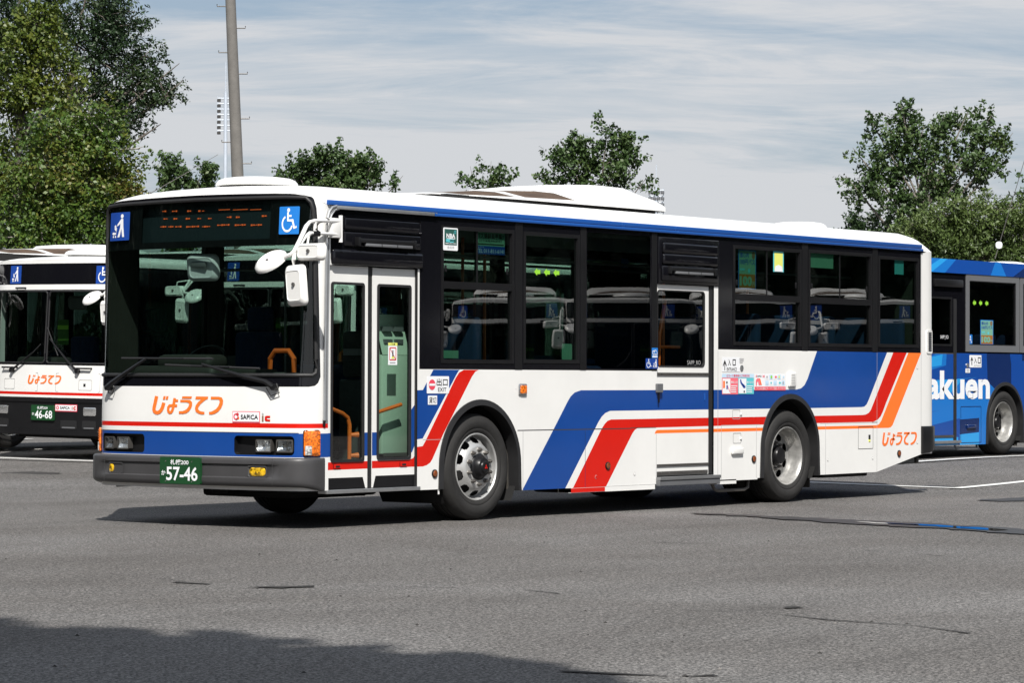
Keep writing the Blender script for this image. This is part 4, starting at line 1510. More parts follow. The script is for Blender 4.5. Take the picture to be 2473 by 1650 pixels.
    for u in (-.02, .05, .12, .2, .3, .45, .7, U / 2, U - .7, U - .45, U - .3, U - .2, U - .12, 0.0 + U):
        if u < 0:
            rows.append([(10.585, -o, z) for z, o in ((.772, -.01), (.772, .022), (.760, .030), (.54, .030), (.462, .025), (.462, -.05))])
            continue
        uu = min(max(u, 0.0), U)
        dz = .0 if uu > .3 and uu < U - .3 else .0
        rows.append([rm(uu, z, o) for z, o in ((.772, -.01), (.772, .022), (.760, .030), (.54, .030), (.462 + .07 * min(1, uu / .35), .025), (.462 + .07 * min(1, uu / .35), -.05))])
    n = 6
    rb.add([p for r in rows for p in r], [(i * n + j, i * n + j + 1, (i + 1) * n + j + 1, (i + 1) * n + j) for i in range(len(rows) - 1) for j in range(n - 1)] + [tuple(range(n))], BLACKM)
    rb.build('rear_bumper', root)
    # --- wheels, arches, underside
    for x, k, tw in ((2.515, 'steer', False), (7.82, 'drive', True)):
        for s in (-1, 1):
            make_wheel(root, x, s, k, tw)
    for cx, cz, r in ((2.515, .50, .585), (7.815, .565, .56)):
        lip = MB()
        o, i2 = arch_poly(cx, cz, r + .018), arch_poly(cx, cz, r - .035)
        zb = .255 if cx < 5 else .270
        o = [(a, max(b, .30 if (cx < 5 and a < cx) else zb)) for a, b in o]
        i2 = [(a, max(b, .30 if (cx < 5 and a < cx) else zb)) for a, b in i2]
        n = len(o)
        ring = [[(a, y, b) for a, b in pts] for pts, y in ((o, .0), (o, -.012), (i2, -.020), (i2, .10))]
        lip.add([p for q_ in ring for p in q_], [(i * n + k, i * n + k + 1, (i + 1) * n + k + 1, (i + 1) * n + k) for i in range(3) for k in range(n - 1)], RUBBER)
        lip.build('wheel_arch', root, smooth=40)
        ho = MB()
        pts = [(cx + (r + .01) * math.cos(R(a)) * -1, cz + (r - .0) * math.sin(R(a))) for a in range(-35, 216, 10)]
        n = len(pts)
        for ya, yb in ((.02, .75), (BW - .75, BW - .02)):
            ho.add([(a, ya, b) for a, b in pts] + [(a, yb, b) for a, b in pts], [(k, k + 1, n + k + 1, n + k) for k in range(n - 1)], DARK)
            yy = yb if ya < 1 else ya
            ho.add([(a, yy, b) for a, b in pts], [tuple(range(n))], DARK)
        build_each(ho, 'wheel_housing', root)
        fl = MB()
        fx = cx + .545
        fl.box(fx, fx + .018, .10, .42, .16 if cx < 5 else .14, .68, mat('mud_flap', (.045, .040, .034), .9, var=.5, vscale=12), .004)
        fl.build('mud_flap', root, smooth=0)
    ub = MB()
    for x0, x1, z0 in ((.45, 1.95, .31), (3.10, 7.22, .27), (8.42, 9.7, .30)):
        ub.box(x0, x1, .10, BW - .10, z0, z0 + .09, DARK)
    ub.box(1.9, 3.15, .80, BW - .80, .34, .60, DARK)
    ub.box(7.2, 8.45, .85, BW - .85, .36, .66, DARK)
    ub.box(.16, .75, .5, BW - .5, .345, .40, DARK)
    ub.box(.7, 1.9, .7, 1.75, .235, .33, DARK, .03)
    ub.box(.55, .75, 1.3, 1.5, .26, .36, DARK, .02)
    ub.box(4.10, 4.6, .12, .6, .20, .3, DARK, .03)
    ub.box(8.6, 9.55, .08, .5, .235, .30, DARK, .02)
    ub.tube([(6.45, .10, .26), (6.50, .08, .17), (6.56, .08, .155), (7.05, .08, .155), (7.12, .08, .175), (7.16, .10, .26)], .017, mat('guard_tube', (.12, .11, .10), .6, var=.3))
    ub.box(3.91, 5.31, -.004, .15, .208, .254, WHITE)
    ub.box(3.91, 4.46, -.0065, .14, .212, .252, RED)
    ub.box(6.42, 6.78, .0, .15, .225, .27, WHITE)
    ub.build('underframe', root, smooth=0)
    # --- roof gear
    vent_dome(root, .88, HB, .37)
    vent_dome(root, 10.0, HB, .33)
    air_con(root)
    an = MB()
    an.tube([(.32, 2.05, 2.92), (.33, 2.055, 2.95)], .015, BLACKM)
    an.tube([(.33, 2.055, 2.94), (.47, 1.72, 3.13)], .0035, STEEL, 5)
    an.tube([(.47, 1.72, 3.13), (.58, 1.46, 3.28)], .0022, STEEL, 5)
    an.build('antenna', root)
    door_side_mirrors(root)
    interior(root, L)
    return root


def interior(root, L, simple=False):
    f = MB()
    for x0, x1, z in ((.45, 1.85, .36), (3.2, 6.6, .36), (6.6, 7.15, .60), (8.45, L - .4, .60)):
        f.box(x0, x1, .06, BW - .06, z - .03, z, FLOORI)
    f.box(1.85, 3.2, .78, BW - .78, .33, .36, FLOORI)
    f.box(7.15, 8.45, .78, BW - .78, .57, .60, FLOORI)
    f.box(.45, L - .5, .03, .05, .36, 1.36, PANEL) if False else None
    for x0, x1, z1 in ((1.75, 1.86, 1.36), (3.2, 5.25, 1.36), (6.5, 7.15, 1.58), (8.5, L - .5, 1.58)):
        f.box(x0, x1, .05, .06, .36, z1, PANEL)
    f.box(1.86, 3.2, .05, .06, 1.13, 1.36, PANEL)
    f.box(7.15, 8.5, .05, .06, 1.17, 1.58, PANEL)
    f.box(.8, L - .5, BW - .06, BW - .05, 1.14, 1.36, PANEL)
    f.box(L - .45, L - .40, .05, BW - .05, .36, 2.7, DASH)
    f.box(.26, .62, BW - .05, BW - .035, .36, 2.72, DASH)
    f.box(1.55, 1.75, BW - .05, BW - .035, .36, 2.72, DASH)
    f.build('interior_floor', root, smooth=0)
    c = MB()
    c.box(.75, L - .4, .10, BW - .10, 2.70, 2.72, CEIL)
    c.box(1.7, L - .5, .06, .35, 2.66, 2.70, CEIL)
    c.build('interior_ceiling', root, smooth=0)
    d = MB()
    d.box(.22, .62, .30, BW - .30, 1.02, 1.30, DASH, .05, 3)
    d.box(.40, .75, 1.35, BW - .18, 1.15, 1.40, DASH, .06, 3)
    d.box(.46, .74, 1.45, BW - .42, 1.36, 1.50, DASH, .06, 3)
    d.box(.36, .60, .75, 1.10, 1.28, 1.37, DASH, .02)
    d.box(.30, .52, .40, .70, 1.28, 1.34, PANEL, .02)
    d.build('dashboard', root)
    s = MB()
    cx, cy, cz = .86, 1.86, 1.45
    rr = [(cx + .225 * math.cos(a) * .35, cy + .225 * math.sin(a), cz + .225 * math.cos(a) * .55) for a in np.linspace(0, 2 * math.pi, 33)[:-1]]
    s.tube(rr, .015, BLACKM, 8, closed=True)
    for a in (math.pi / 2, -math.pi / 2, math.pi):
        s.tube([(cx, cy, cz), (cx + .225 * math.cos(a) * .35, cy + .225 * math.sin(a), cz + .225 * math.cos(a) * .55)], .012, BLACKM, 6)
    s.tube([(cx, cy, cz), (.62, cy, 1.1)], .03, BLACKM)
    s.build('steering_wheel', root)
    q = MB()
    q.box(1.05, 1.55, 1.58, 2.10, .85, 1.0, SEAT, .05, 3)
    q.box(1.48, 1.62, 1.58, 2.10, .95, 1.72, SEAT, .05, 3)
    q.box(1.52, 1.62, 1.70, 1.98, 1.72, 1.95, SEAT, .04, 3)
    q.build('driver_seat', root)
    fb = MB()
    fb.box(1.72, 2.05, .62, 1.02, .36, 1.28, FAREDK, .02)
    fb.box(1.74, 2.05, .64, 1.0, 1.30, 1.72, FAREDK, .03)
    fb.box(1.715, 1.73, .68, .96, 1.50, 1.56, INKG)
    for k in range(3):
        fb.box(1.80 + .08 * k, 1.85 + .08 * k, .612, .63, 1.52, 1.66, BROWNI)
    fb.box(1.76, 1.98, .610, .625, .9, 1.2, FAREDK, .01)
    fb.build('fare_box', root)
    cb = MB()
    cb.box(1.36, 1.74, .20, .26, .62, 1.50, FAREBOX, .012)
    cb.add([(1.36, .20, 1.50), (1.74, .20, 1.50), (1.74, .30, 1.86), (1.36, .30, 1.86)], [(0, 1, 2, 3)], FAREBOX)
    cb.box(1.36, 1.74, .27, .40, .62, 1.86, FAREBOX)
    for k in range(4):
        cb.box(1.41 + (k % 2) * .15, 1.52 + (k % 2) * .15, .215, .27, 1.60 + (k // 2) * .11, 1.64 + (k // 2) * .11, STEPG)
    cb.box(1.38, 1.72, .185, .20, .60, .63, TRIMD)
    cb.build('equipment_cabinet', root)
    h = MB()
    h.tube([(.66, .62, 1.25), (.66, .62, 1.46), (.66, .68, 1.53), (.66, .84, 1.53), (.66, .90, 1.46), (.66, .90, 1.25)], .024, HANDRAIL)
    h.tube([(.55, .25, .60), (.70, .55, .82), (.80, .75, .95)], .016, YELLOW)
    for x, y in ((2.62, .75), (3.6, .8), (5.2, .8), (6.55, .75), (6.55, 1.8), (8.3, .85), (4.4, 1.7), (9.4, .85), (2.3, 1.6)):
        h.tube([(x, y, .36), (x, y, 2.70)], .016, HANDRAIL)
    h.tube([(6.0, .42, .6), (6.0, .42, 1.75), (6.1, .42, 2.1)], .02, HANDRAIL)
    h.tube([(6.0, .42, 1.62), (6.35, .42, 1.62)], .018, HANDRAIL)
    build_each(h, 'handrail', root)
    g = MB()
    for y in (.75, 1.75):
        g.tube([(1.9, y, 2.45), (10.3, y, 2.45)], .014, GREYF)
    g.tube([(1.25, 1.25, 1.0), (1.25, 1.25, 2.2), (1.25, 1.35, 2.28), (1.25, 2.3, 2.28)], .014, GREYF)
    g.tube([(1.7, 1.45, .4), (1.7, 1.45, 2.65)], .016, GREYF)
    g.box(1.66, 1.69, 1.5, 2.4, .4, 1.5, PANEL)
    build_each(g, 'partition_rail', root)
    spots = [(2.2, .12, .55, .80), (2.2, 1.75, 2.4, .36), (3.0, 1.75, 2.4, .36), (3.8, 1.75, 2.4, .36), (4.6, 1.75, 2.4, .36), (3.3, .12, .55, .36), (4.1, .12, .55, .36), (6.95, .12, .98, .92), (7.70, .12, .98, .92), (8.45, .12, .98, .92), (9.2, .12, .98, .92), (9.95, .12, 2.4, .92), (7.2, 1.55, 2.4, .92), (7.95, 1.55, 2.4, .92), (8.7, 1.55, 2.4, .92)]
    base = None
    for x, y0, y1, z in spots:
        b = MB()
        b.box(x, x + .42, y0, y1, z + .34, z + .46, SEAT, .04, 2)
        bx = x + .40
        b.box(bx, bx + .11, y0, y1, z + .42, z + 1.06, SEAT, .045, 3)
        b.box(bx + .105, bx + .125, y0 + .03, y1 - .03, z + .40, z + 1.0, DASH, .006)
        b.build('seat', root)
    m = MB()
    mirror_shell(m, (.26, 1.33, 2.26), .34, .24, R(6), R(-6), 0, STW, .06)
    m.tube([(.23, 1.33, 2.30), (.30, 1.33, 2.56)], .016, GREYF)
    m.box(.185, .215, 1.24, 1.42, 2.26, 2.31, GREYF, .01)
    m.build('interior_mirror', root)


def sp3_flat(y):
    return lambda a, b: (a, y, b)


def dense(p, step=.08, closed=True):
    o = []
    n = len(p)
    for i in range(n if closed else n - 1):
        a, b = p[i], p[(i + 1) % n]
        k = max(1, int(math.hypot(b[0] - a[0], b[1] - a[1]) / step))
        for j in range(k):
            o.append((a[0] + (b[0] - a[0]) * j / k, a[1] + (b[1] - a[1]) * j / k))
    if not closed:
        o.append(p[-1])
    return o


HB_U = U / 2


def plate_at(a, b, o):
    x, y, z = fmap(HB_U, b, o)
    return (x, y + (a - HB_U), z)


def lens_pad(mb, u0, z0, u1, z1, off0, off1, m, r, dome=.35, mp3=None):
    """lens with a gently domed face"""
    mp3 = mp3 or fmap
    rings = []
    for k, o in ((0, off0), (0, off1 - (off1 - off0) * .35), (.06, off1 - (off1 - off0) * .1), (.2, off1), (.45, off1 + .004 * dome), (.49, off1 + .004 * dome)):
        w, h = (u1 - u0), (z1 - z0)
        s = min(w, h) * k
        rings.append([mp3(a, b, o) for a, b in rrect(u0 + s, z0 + s, u1 - s, z1 - s, max(.0008, min(r, w / 2 - s - .0005, h / 2 - s - .0005)))])
    n = len(rings[0])
    mb.add([p for q in rings for p in q], [(i * n + k, i * n + (k + 1) % n, (i + 1) * n + (k + 1) % n, (i + 1) * n + k) for i in range(len(rings) - 1) for k in range(n)] + [tuple((len(rings) - 1) * n + k for k in range(n))], m)


def lamp_bowl(mb, u0, z0, u1, z1, o_rim, o_deep, m, nx=7):
    """framed reflector: dark bezel, fluted bright bowl, bulb shield"""
    w, h = u1 - u0, z1 - z0
    outer, inner = rrect(u0, z0, u1, z1, min(w, h) * .10), rrect(u0 + .010, z0 + .010, u1 - .010, z1 - .010, min(w, h) * .08)
    mb.skin(outer, [inner], [], TRIMD, lambda a, b: fmap(a, b, o_rim + .006))
    n = len(outer)
    mb.add([fmap(a, b, o_rim + .006) for a, b in outer] + [fmap(a, b, o_deep - .01) for a, b in outer], [(i, (i + 1) % n, n + (i + 1) % n, n + i) for i in range(n)], TRIMD)
    G = 12
    vs = []
    for j in range(G + 1):
        for i in range(G + 1):
            s, t = i / G, j / G
            d = max(0, 1 - ((2 * s - 1) ** 2 + (2 * t - 1) ** 2) * .62)
            fl = .10 * math.sin(s * nx * 2 * math.pi) * d
            vs.append(fmap(u0 + .010 + (w - .02) * s, z0 + .010 + (h - .02) * t, o_rim + (o_deep - o_rim) * min(1, d + fl)))
    mb.add(vs, [(j * (G + 1) + i, j * (G + 1) + i + 1, (j + 1) * (G + 1) + i + 1, (j + 1) * (G + 1) + i) for j in range(G) for i in range(G)], m)
    c = ((u0 + u1) / 2, (z0 + z1) / 2)
    mb.tube([fmap(c[0], c[1], o_deep), fmap(c[0], c[1], o_rim - .006)], h * .11, CHROME if m is LAMPM else TRIMD, 10)


def fare_poster(root, x, z, w, h, off=-.015):
    p = MB()
    q = lambda k: (lambda a, b: (x + a * w, -off - .0015 * k, z + b * h))
    p.rect(0, 0, 1, 1, q(0), STB2)
    p.rect(.04, .38, .96, .97, q(1), PALEG)
    p.rect(.04, .03, .96, .38, q(1), BROWNP)
    p.text('都心内', (.08, .80, .58, .93), q(2), STB, .02)
    p.text('100円バス', (.08, .62, .93, .77), q(2), STB, .02)
    p.poly(circ(.84, .87, .09, 16, .10), q(2), BROWNI)
    p.stroke([(.08, .50), (.35, .50)], .05, q(2), TEAL)
    p.poly(circ(.60, .47, .07, 12, .06), q(2), TEAL)
    p.text('100', (.07, .08, .76, .33), q(2), PALEG, .06)
    p.text('円', (.79, .08, .93, .2), q(2), PALEG, .02)
    return p.build('fare_poster', root, smooth=0)


main_bus = make_main_bus()
# ------------------------------------------------------------------ the parked buses
def make_parked_bus(loc):
    L = 10.6
    root = empty('city_bus', loc, 0, R(.7))
    arch1, arch2 = arch_poly(2.515, .50, .585), arch_poly(7.815, .565, .56)
    outline = [(.40, .30), (10.30, .30), (10.30, 2.745), (.40, 2.745)]
    wins = [(.46, 1.50, .60, 2.45), (1.8, 3.1, 1.43, 2.6), (3.2, 4.4, 1.43, 2.6), (4.5, 5.2, 1.43, 2.6), (5.4, 6.2, .6, 2.3), (6.6, 8.0, 1.6, 2.6), (8.1, 10.0, 1.6, 2.6)]
    blk = [([(.42, 1.35), (10.2, 1.35), (10.2, 2.72), (.42, 2.72)], BLACKG), ([(.40, .90), (10.3, .90), (10.3, .94), (.40, .94)], RED)]
    b = MB()
    b.skin(outline, [arch1, arch2] + [[(a, c), (q, c), (q, d), (a, d)] for a, q, c, d in wins], blk, WHITE, sp3_flat(0))
    fw = [(.5, 1.6, 1.42, 2.55), (1.8, 5.0, 1.42, 2.6), (5.2, 10.0, 1.42, 2.6)]
    b.skin(outline, [arch1, arch2] + [[(a, c), (q, c), (q, d), (a, d)] for a, q, c, d in fw], blk[:1], WHITE, sp3_flat(BW))
    wl = rrect(.13, 1.355, U / 2 - .022, 2.378, .05)
    wr = rrect(U / 2 + .022, 1.355, U - .13, 2.378, .05)
    regs = [([(-.1, .90), (U + .1, .90), (U + .1, .94), (-.1, .94)], RED), ([(-.1, .2), (U + .1, .2), (U + .1, .865), (-.1, .865)], BLACKM), (rrect(.09, 1.325, U - .09, 2.40, .06), BLACKG)]
    hole_d = rrect(.14, 2.475, U - .14, 2.775, .09)
    b.skin(front_outline(.33, .62), [wl, wr, hole_d], regs, WHITE, fmap, FCUTS)
    rm = rear_map(L)
    b.skin([(0, .40), (U, .40), (U, 2.745), (0, 2.745)], [], [(rrect(.5, 1.6, U - .5, 2.5, .1), BLACKG)], WHITE, rm, [[(u, -.1), (u, 3.2)] for u in np.linspace(.02, U - .02, 40)])
    b.build('body', root)
    r_ = MB()
    roof_mesh(r_, L, ROOFW, .60, .62)
    r_.build('roof', root, smooth=40)
    g = MB()
    for h in (wl, wr):
        g.skin(h, [], [], WGLASS, lambda p, q: fmap(p, q, -.01), FCUTS)
    go = g.build('windscreen', root, smooth=60)
    s = MB()
    for h in (wl, wr):
        s.tube([fmap(p, q, .0) for p, q in dense(h)], .012, RUBBER, 6, closed=True)
    build_each(s, 'rubber_seal', go)
    d = MB()
    d.skin(hole_d, [], [], BLACKG, lambda p, q: fmap(p, q, -.006), FCUTS)
    d.build('destination_glass', root, smooth=60)
    for ul, ur, z0, z1, ic in ((2.335, 2.09, 2.49, 2.75, icon_pram), (.60, .36, 2.48, 2.735, icon_wheelchair)):
        m = MB()
        m.rect(ur, z0, ul, z1, lambda p, q: fmap(p, q, .004), STB)
        ic(m, lambda p, q: fmap(ul - (ul - ur) * (.06 + .88 * p), z0 + (z1 - z0) * q, .007), STW)
        m.build('pictogram_sign', root)
    p = MB()
    for a, q, c, dd in wins:
        p.add([(a, .012, c), (q, .012, c), (q, .012, dd), (a, .012, dd)], [(0, 1, 2, 3)], DGLASS)
    for a, q, c, dd in fw:
        p.add([(a, BW - .012, c), (q, BW - .012, c), (q, BW - .012, dd), (a, BW - .012, dd)], [(0, 1, 2, 3)], DGLASS)
    build_each(p, 'window', root, 0)
    i = MB()
    i.box(.45, L - .4, .78, BW - .78, .34, .36, FLOORI)
    i.box(.25, .65, .25, BW - .25, 1.0, 1.22, DASH, .05)
    i.box(.36, .70, 1.4, BW - .3, 1.2, 1.44, DASH, .05)
    i.box(.8, 10.2, .05, .06, 1.15, 1.36, DASH)
    i.box(.8, 10.2, BW - .06, BW - .05, 1.15, 1.36, DASH)
    i.box(.8, 10.2, .08, BW - .08, 2.70, 2.72, PANEL)
    i.box(10.1, 10.2, .06, BW - .06, .36, 2.7, PANEL)
    build_each(i, 'interior_panel', root, 30)
    i = MB()
    for k in range(5):
        for y0, y1 in ((.15, .95), (1.6, 2.4)):
            i.box(2.3 + k * 1.4, 2.42 + k * 1.4, y0, y1, .8, 1.5, SEAT, .04)
    i.box(1.3, 1.45, 1.6, 2.1, .8, 1.75, SEAT, .05)
    build_each(i, 'seat', root)
    h = MB()
    h.tube([(.60, .42, 1.2), (.60, .42, 1.48), (.60, .36, 1.53), (.60, .18, 1.53)], .026, HANDRAIL)
    h.build('handrail', root)
    im = MB()
    mirror_shell(im, (.38, 1.0, 2.22), .36, .20, 0, R(-6), 0, PANEL, .06)
    mirror_shell(im, (.38, .62, 2.26), .24, .12, 0, R(-6), 0, PANEL, .05)
    im.build('interior_mirror', root)
    fd = MB()
    fd.rect(1.42, 1.62, 1.64, 1.98, lambda a, q: (.62, a, q), mat('leaflet_green', (.04, .14, .01), .6))
    fd.rect(1.42, 1.84, 1.64, 1.90, lambda a, q: (.612, a, q), LIME)
    fd.build('leaflet', root, smooth=0)
    sw = MB()
    sw.tube([(.80 + .08 * math.cos(a), 1.9 + .22 * math.sin(a), 1.42 + .12 * math.cos(a)) for a in np.linspace(0, 2 * math.pi, 25)[:-1]], .016, BLACKM, 6, closed=True)
    sw.build('steering_wheel', root)
    for pts, bl in (([(.83, 1.245), (1.05, 1.42), (1.38, 1.70)], [(1.22, 1.46), (1.46, 1.86)]), ([(2.16, 1.245), (1.95, 1.36), (1.72, 1.50)], [(1.86, 1.40), (1.58, 1.62)])):
        w = MB()
        dp = dense(pts, .1, False)
        w.tube([fmap(a, q, .04) for a, q in dp], [.016 - .008 * k / len(dp) for k in range(len(dp))], BLACKM, 6)
        w.tube([fmap(a, q, .022) for a, q in dense(bl, .1, False)], .008, RUBBER, 6)
        w.tube([fmap(pts[0][0], pts[0][1], 0), fmap(pts[0][0], pts[0][1], .06)], .032, BLACKM, 10)
        w.build('wiper', root)
    lt = MB()
    company_mark(lt, lambda a, q: fmap(1.83 - a * .172, 1.055 + q * .128, .004), ORANGE)
    lt.build('company_name', root, smooth=0)
    pl = MB()
    pad(pl, rrect(HB_U - .23, .54, HB_U + .23, .755, .01), plate_at, .0, .026, GREENP)
    pf = lambda a, q: plate_at(HB_U + .23 - a, .54 + q, .0285)
    pl.text('札幌200', (.125, .155, .335, .198), pf, STW, .012)
    pl.text('46-68', (.080, .025, .43, .140), pf, STW, .02)
    pl.text('か', (.020, .07, .068, .108), pf, STW, .02)
    pl.build('licence_plate', root, smooth=0)
    st = MB()
    q1, q2, q3 = fleft(1.255, .672, .004), fleft(1.255, .672, .006), fleft(1.255, .672, .008)
    st.rect(0, 0, .42, .10, q1, PINK)
    st.rect(.008, .012, .30, .090, q2, STW)
    st.rect(.305, .012, .412, .090, q2, STW)
    st.text('SAPICA', (.10, .034, .285, .072), q3, INK, .02)
    st.skin(circ(.05, .052, .028, 14), [circ(.05, .052, .014, 10)], [], PINK, q3)
    st.rect(.322, .025, .338, .075, q3, BROWNI)
    st.poly([(.40, .075), (.365, .075), (.352, .064), (.352, .036), (.365, .025), (.40, .025), (.40, .042), (.372, .044), (.372, .058), (.40, .060)], q3, RED)
    st.build('card_sticker', root, smooth=0)
    for u0, u1, m in ((.15, .33, LAMPD), (.50, .72, LAMPM), (U - .33, U - .15, LAMPD), (U - .72, U - .50, LAMPM)):
        l = MB()
        lens_pad(l, u0, .62, u1, .735, .0, .012, m, .02)
        l.build('headlight', root)
    for u0, u1 in ((.50, .74), (.84, 1.15), (U - .74, U - .50)):
        sl = MB()
        sl.skin(rrect(u0, .43, u1, .55, .015), [], [], INK, lambda a, q: fmap(a, q, .003))
        sl.skin(rrect(u0 + .03, .435, u1 - .03, .455, .005), [], [], STEPG, lambda a, q: fmap(a, q, .006))
        sl.build('bumper_slot', root, smooth=0)
    ht = MB()
    for a, c, e, f in ((.58, .975, .82, 1.125), (U - .86, .975, U - .62, 1.125), (.44, .95, 1.26, 1.215), (1.62, .95, U - .44, 1.215)):
        ht.skin(rrect(a, c, e, f, .02), [rrect(a + .006, c + .006, e - .006, f - .006, .016)], [], GAPW, lambda p_, q_: fmap(p_, q_, .002))
    ht.skin(rrect(.69, 1.03, .73, 1.07, .003), [], [], INK, lambda p_, q_: fmap(p_, q_, .003))
    for u in (.60, U - .9):
        ht.tube([fmap(u, 1.285, .0), fmap(u, 1.285, .04), fmap(u + .30, 1.285, .04), fmap(u + .30, 1.285, 0)], .014, BLACKM, 6)
    ht.tube([fmap(1.98, 2.425, .0), fmap(1.98, 2.425, .03), fmap(2.16, 2.425, .03), fmap(2.16, 2.425, 0)], .014, BLACKM, 6)
    build_each(ht, 'service_hatch', root)
    bp = MB()
    for z0, z1, o in ((.80, .865, .012), (.335, .40, .010)):
        pad(bp, [(u, z0) for u in np.linspace(.02, U - .02, 40)] + [(u, z1) for u in np.linspace(U - .02, .02, 40)], fmap, 0, o, BLACKM)
    bp.build('bumper', root)
    door_side_mirrors(root)
    door_side_mirrors(root, True, True)
    vent_dome(root, .88, HB, .37, None, 2.885)
    air_con(root, .0)
    for x, k in ((2.515, 'steer'), (7.82, 'drive')):
        for sd in (-1, 1):
            make_wheel(root, x, sd, k)
    u = MB()
    u.box(.4, 10.2, .35, BW - .35, .28, .40, DARK)
    u.build('underframe', root, smooth=0)
    return root


P_LEFT = (10.74, 13.03, .13)
parked = make_parked_bus(P_LEFT)
tag(parked, 'white bus with a two-piece windscreen and plate 46-68, parked under the locust trees', 'bus', 'white striped city buses')
hid = copy_tree(parked)
hid.location = (11.75, 9.72, .14)
tag(hid, 'parked white bus standing behind the striped bus, seen only through its windscreen')
nb_ = copy_tree(parked)
nb_.location = (10.2, 17.05, .21)
tag(nb_, 'white bus of which only the roof air conditioner shows, beyond the one with plate 46-68')
# the row across the lot, mirrored in the windows of the main bus
qd = (-.8, .6)
first = at(1245, 780, 58)
for k, px in enumerate((1245, 1530, 1815, 2100)):
    p = at(px, 780, 58 + (-.6 * (k == 1)))
    c = copy_tree(parked)
    cx, cy = p[0], -p[1]
    rz = math.atan2(-.6, .8)
    c.rotation_euler = (0, 0, rz)
    c.location = (cx - HB * -math.sin(rz), cy - HB * math.cos(rz), 0.0)
    tag(c, 'white bus parked across the lot, seen only as a reflection in the windows', 'bus', 'buses reflected in the windows')


def make_blue_bus(loc):
    L = 10.9
    root = empty('city_bus', loc, 0, 0)
    tag(root, 'bus in a blue geometric wrap with big white letters, half hidden behind the striped bus', 'bus')
    a1, a2 = arch_poly(2.515, .50, .585), arch_poly(7.80, .50, .575)
    o = [(.40, .165), (10.55, .165), (10.6, 2.70), (.40, 2.70)]
    sh = [([(0, .1), (6.6, .1), (6.6, 1.6), (0, 1.6)], WB2), ([(5.0, .62), (7.4, .80), (7.6, 1.14), (5.0, 1.02)], WB3), ([(5.0, .85), (6.1, .92), (6.5, 1.14), (6.95, 1.16), (5.0, 1.10)], WB4),
          ([(5.0, 1.18), (5.98, 1.34), (6.0, 1.52), (5.72, 1.52), (5.0, 1.30)], WB3), ([(5.0, 1.26), (5.85, 1.34), (5.88, 1.5), (5.0, 1.38)], WB4),
          ([(5.0, .60), (6.40, .74), (6.40, .56), (5.0, .40)], WB3), ([(5.0, .15), (6.35, .15), (6.35, .28), (5.0, .33)], WB4), ([(6.40, .15), (7.1, .15), (7.1, .35), (6.40, .32)], WB4), ([(6.40, .32), (6.98, .35), (7.0, .56), (6.40, .54)], WB1), ([(6.98, .15), (7.3, .15), (7.4, .8), (7.0, .8)], WB3), ([(6.40, .54), (7.0, .56), (7.0, .80), (6.40, .76)], WB3),
          ([(7.22, 1.53), (7.95, 1.53), (8.1, 1.05), (7.5, .98), (7.25, 1.1)], WB1), ([(8.0, 1.36), (8.5, 1.44), (9.2, 1.44), (9.2, .9), (8.0, 1.0)], WB2), ([(8.35, 1.53), (10.6, 1.53), (10.6, 1.38), (8.35, 1.42)], WB1), ([(8.5, .15), (10.6, .15), (10.6, .9), (8.5, .7)], WB3),
          ([(.4, 1.52), (10.5, 1.52), (10.5, 2.71), (.4, 2.71)], BLACKG), ([(6.20, .2), (6.29, .2), (6.29, 2.32), (6.20, 2.32)], RUBBER), ([(5.2, 1.505), (6.2, 1.505), (6.2, 1.52), (5.2, 1.52)], TRIMD)]
    wins = [(6.57, 8.235), (8.265, 9.93)]
    hl = [a1, a2, rrect(5.45, 1.64, 6.15, 2.32, .03)] + [[(a, 1.545), (b, 1.545), (b, 2.70), (a, 2.70)] for a, b in wins] + [[(1.9, 1.55), (5.2, 1.55), (5.2, 2.6), (1.9, 2.6)]]
    b = MB()
    b.skin(o, hl, sh, WB2, sp3_flat(0))
    b.skin(o, [a1, a2, [(1.8, 1.5), (9.9, 1.5), (9.9, 2.6), (1.8, 2.6)]], [([(.4, 1.4), (10.5, 1.4), (10.5, 2.71), (.4, 2.71)], BLACKG)], WB2, sp3_flat(BW))
    b.skin(front_outline(.33, .72), [rrect(.2, 1.3, U - .2, 2.8, .1)], [], WB2, fmap, FCUTS)
    rm = rear_map(L)
    b.skin([(0, .40), (U, .40), (U, 2.745), (0, 2.745)], [], [], WB2, rm, [[(u, -.1), (u, 3.2)] for u in np.linspace(.02, U - .02, 40)])
    b.build('body', root)
    r_ = MB()
    roof_mesh(r_, L, ROOFW, .60, .72)
    r_.build('roof', root, smooth=40)
    c = MB()
    cz = lambda a, z: (a, -.012 - .01 * (z < 2.75), z)
    c.skin([(.4, 2.695), (10.6, 2.695), (10.6, 2.90), (.4, 2.90)], [], [([(5.2, 2.69), (5.9, 2.69), (6.3, 2.91), (5.2, 2.91)], WB3), ([(5.2, 2.69), (5.5, 2.69), (6.05, 2.91), (5.85, 2.91)], WB4), ([(7.3, 2.69), (7.8, 2.69), (7.65, 2.91), (7.5, 2.91)], WB3), ([(8.0, 2.69), (8.5, 2.69), (9, 2.91), (8.6, 2.91)], WB1)], WB2, lambda a, z: (a, -.022 + max(0, (z - 2.78)) * .2, z))
    c.build('cant_rail', root, smooth=0)
    for a, q in wins:
        f = MB()
        frame_bars(f, a, q, 1.545, 2.70, .10, -.012, .04, GREYF)
        frame_bars(f, a + .10, q - .10, 1.645, 2.60, .014, -.004, .03, BLACKM)
        fo = f.build('window', root, smooth=0)
        p = MB()
        p.add([(a, .018, 1.545), (q, .018, 1.545), (q, .018, 2.7), (a, .018, 2.7)], [(0, 1, 2, 3)], DGLASS)
        p.build('pane', fo, smooth=0)
    dw = MB()
    frame_bars(dw, 5.2, 6.16, 1.62, 2.34, .03, -.004, .03, BLACKM)
    do = dw.build('sliding_door', root, smooth=0)
    p = MB()
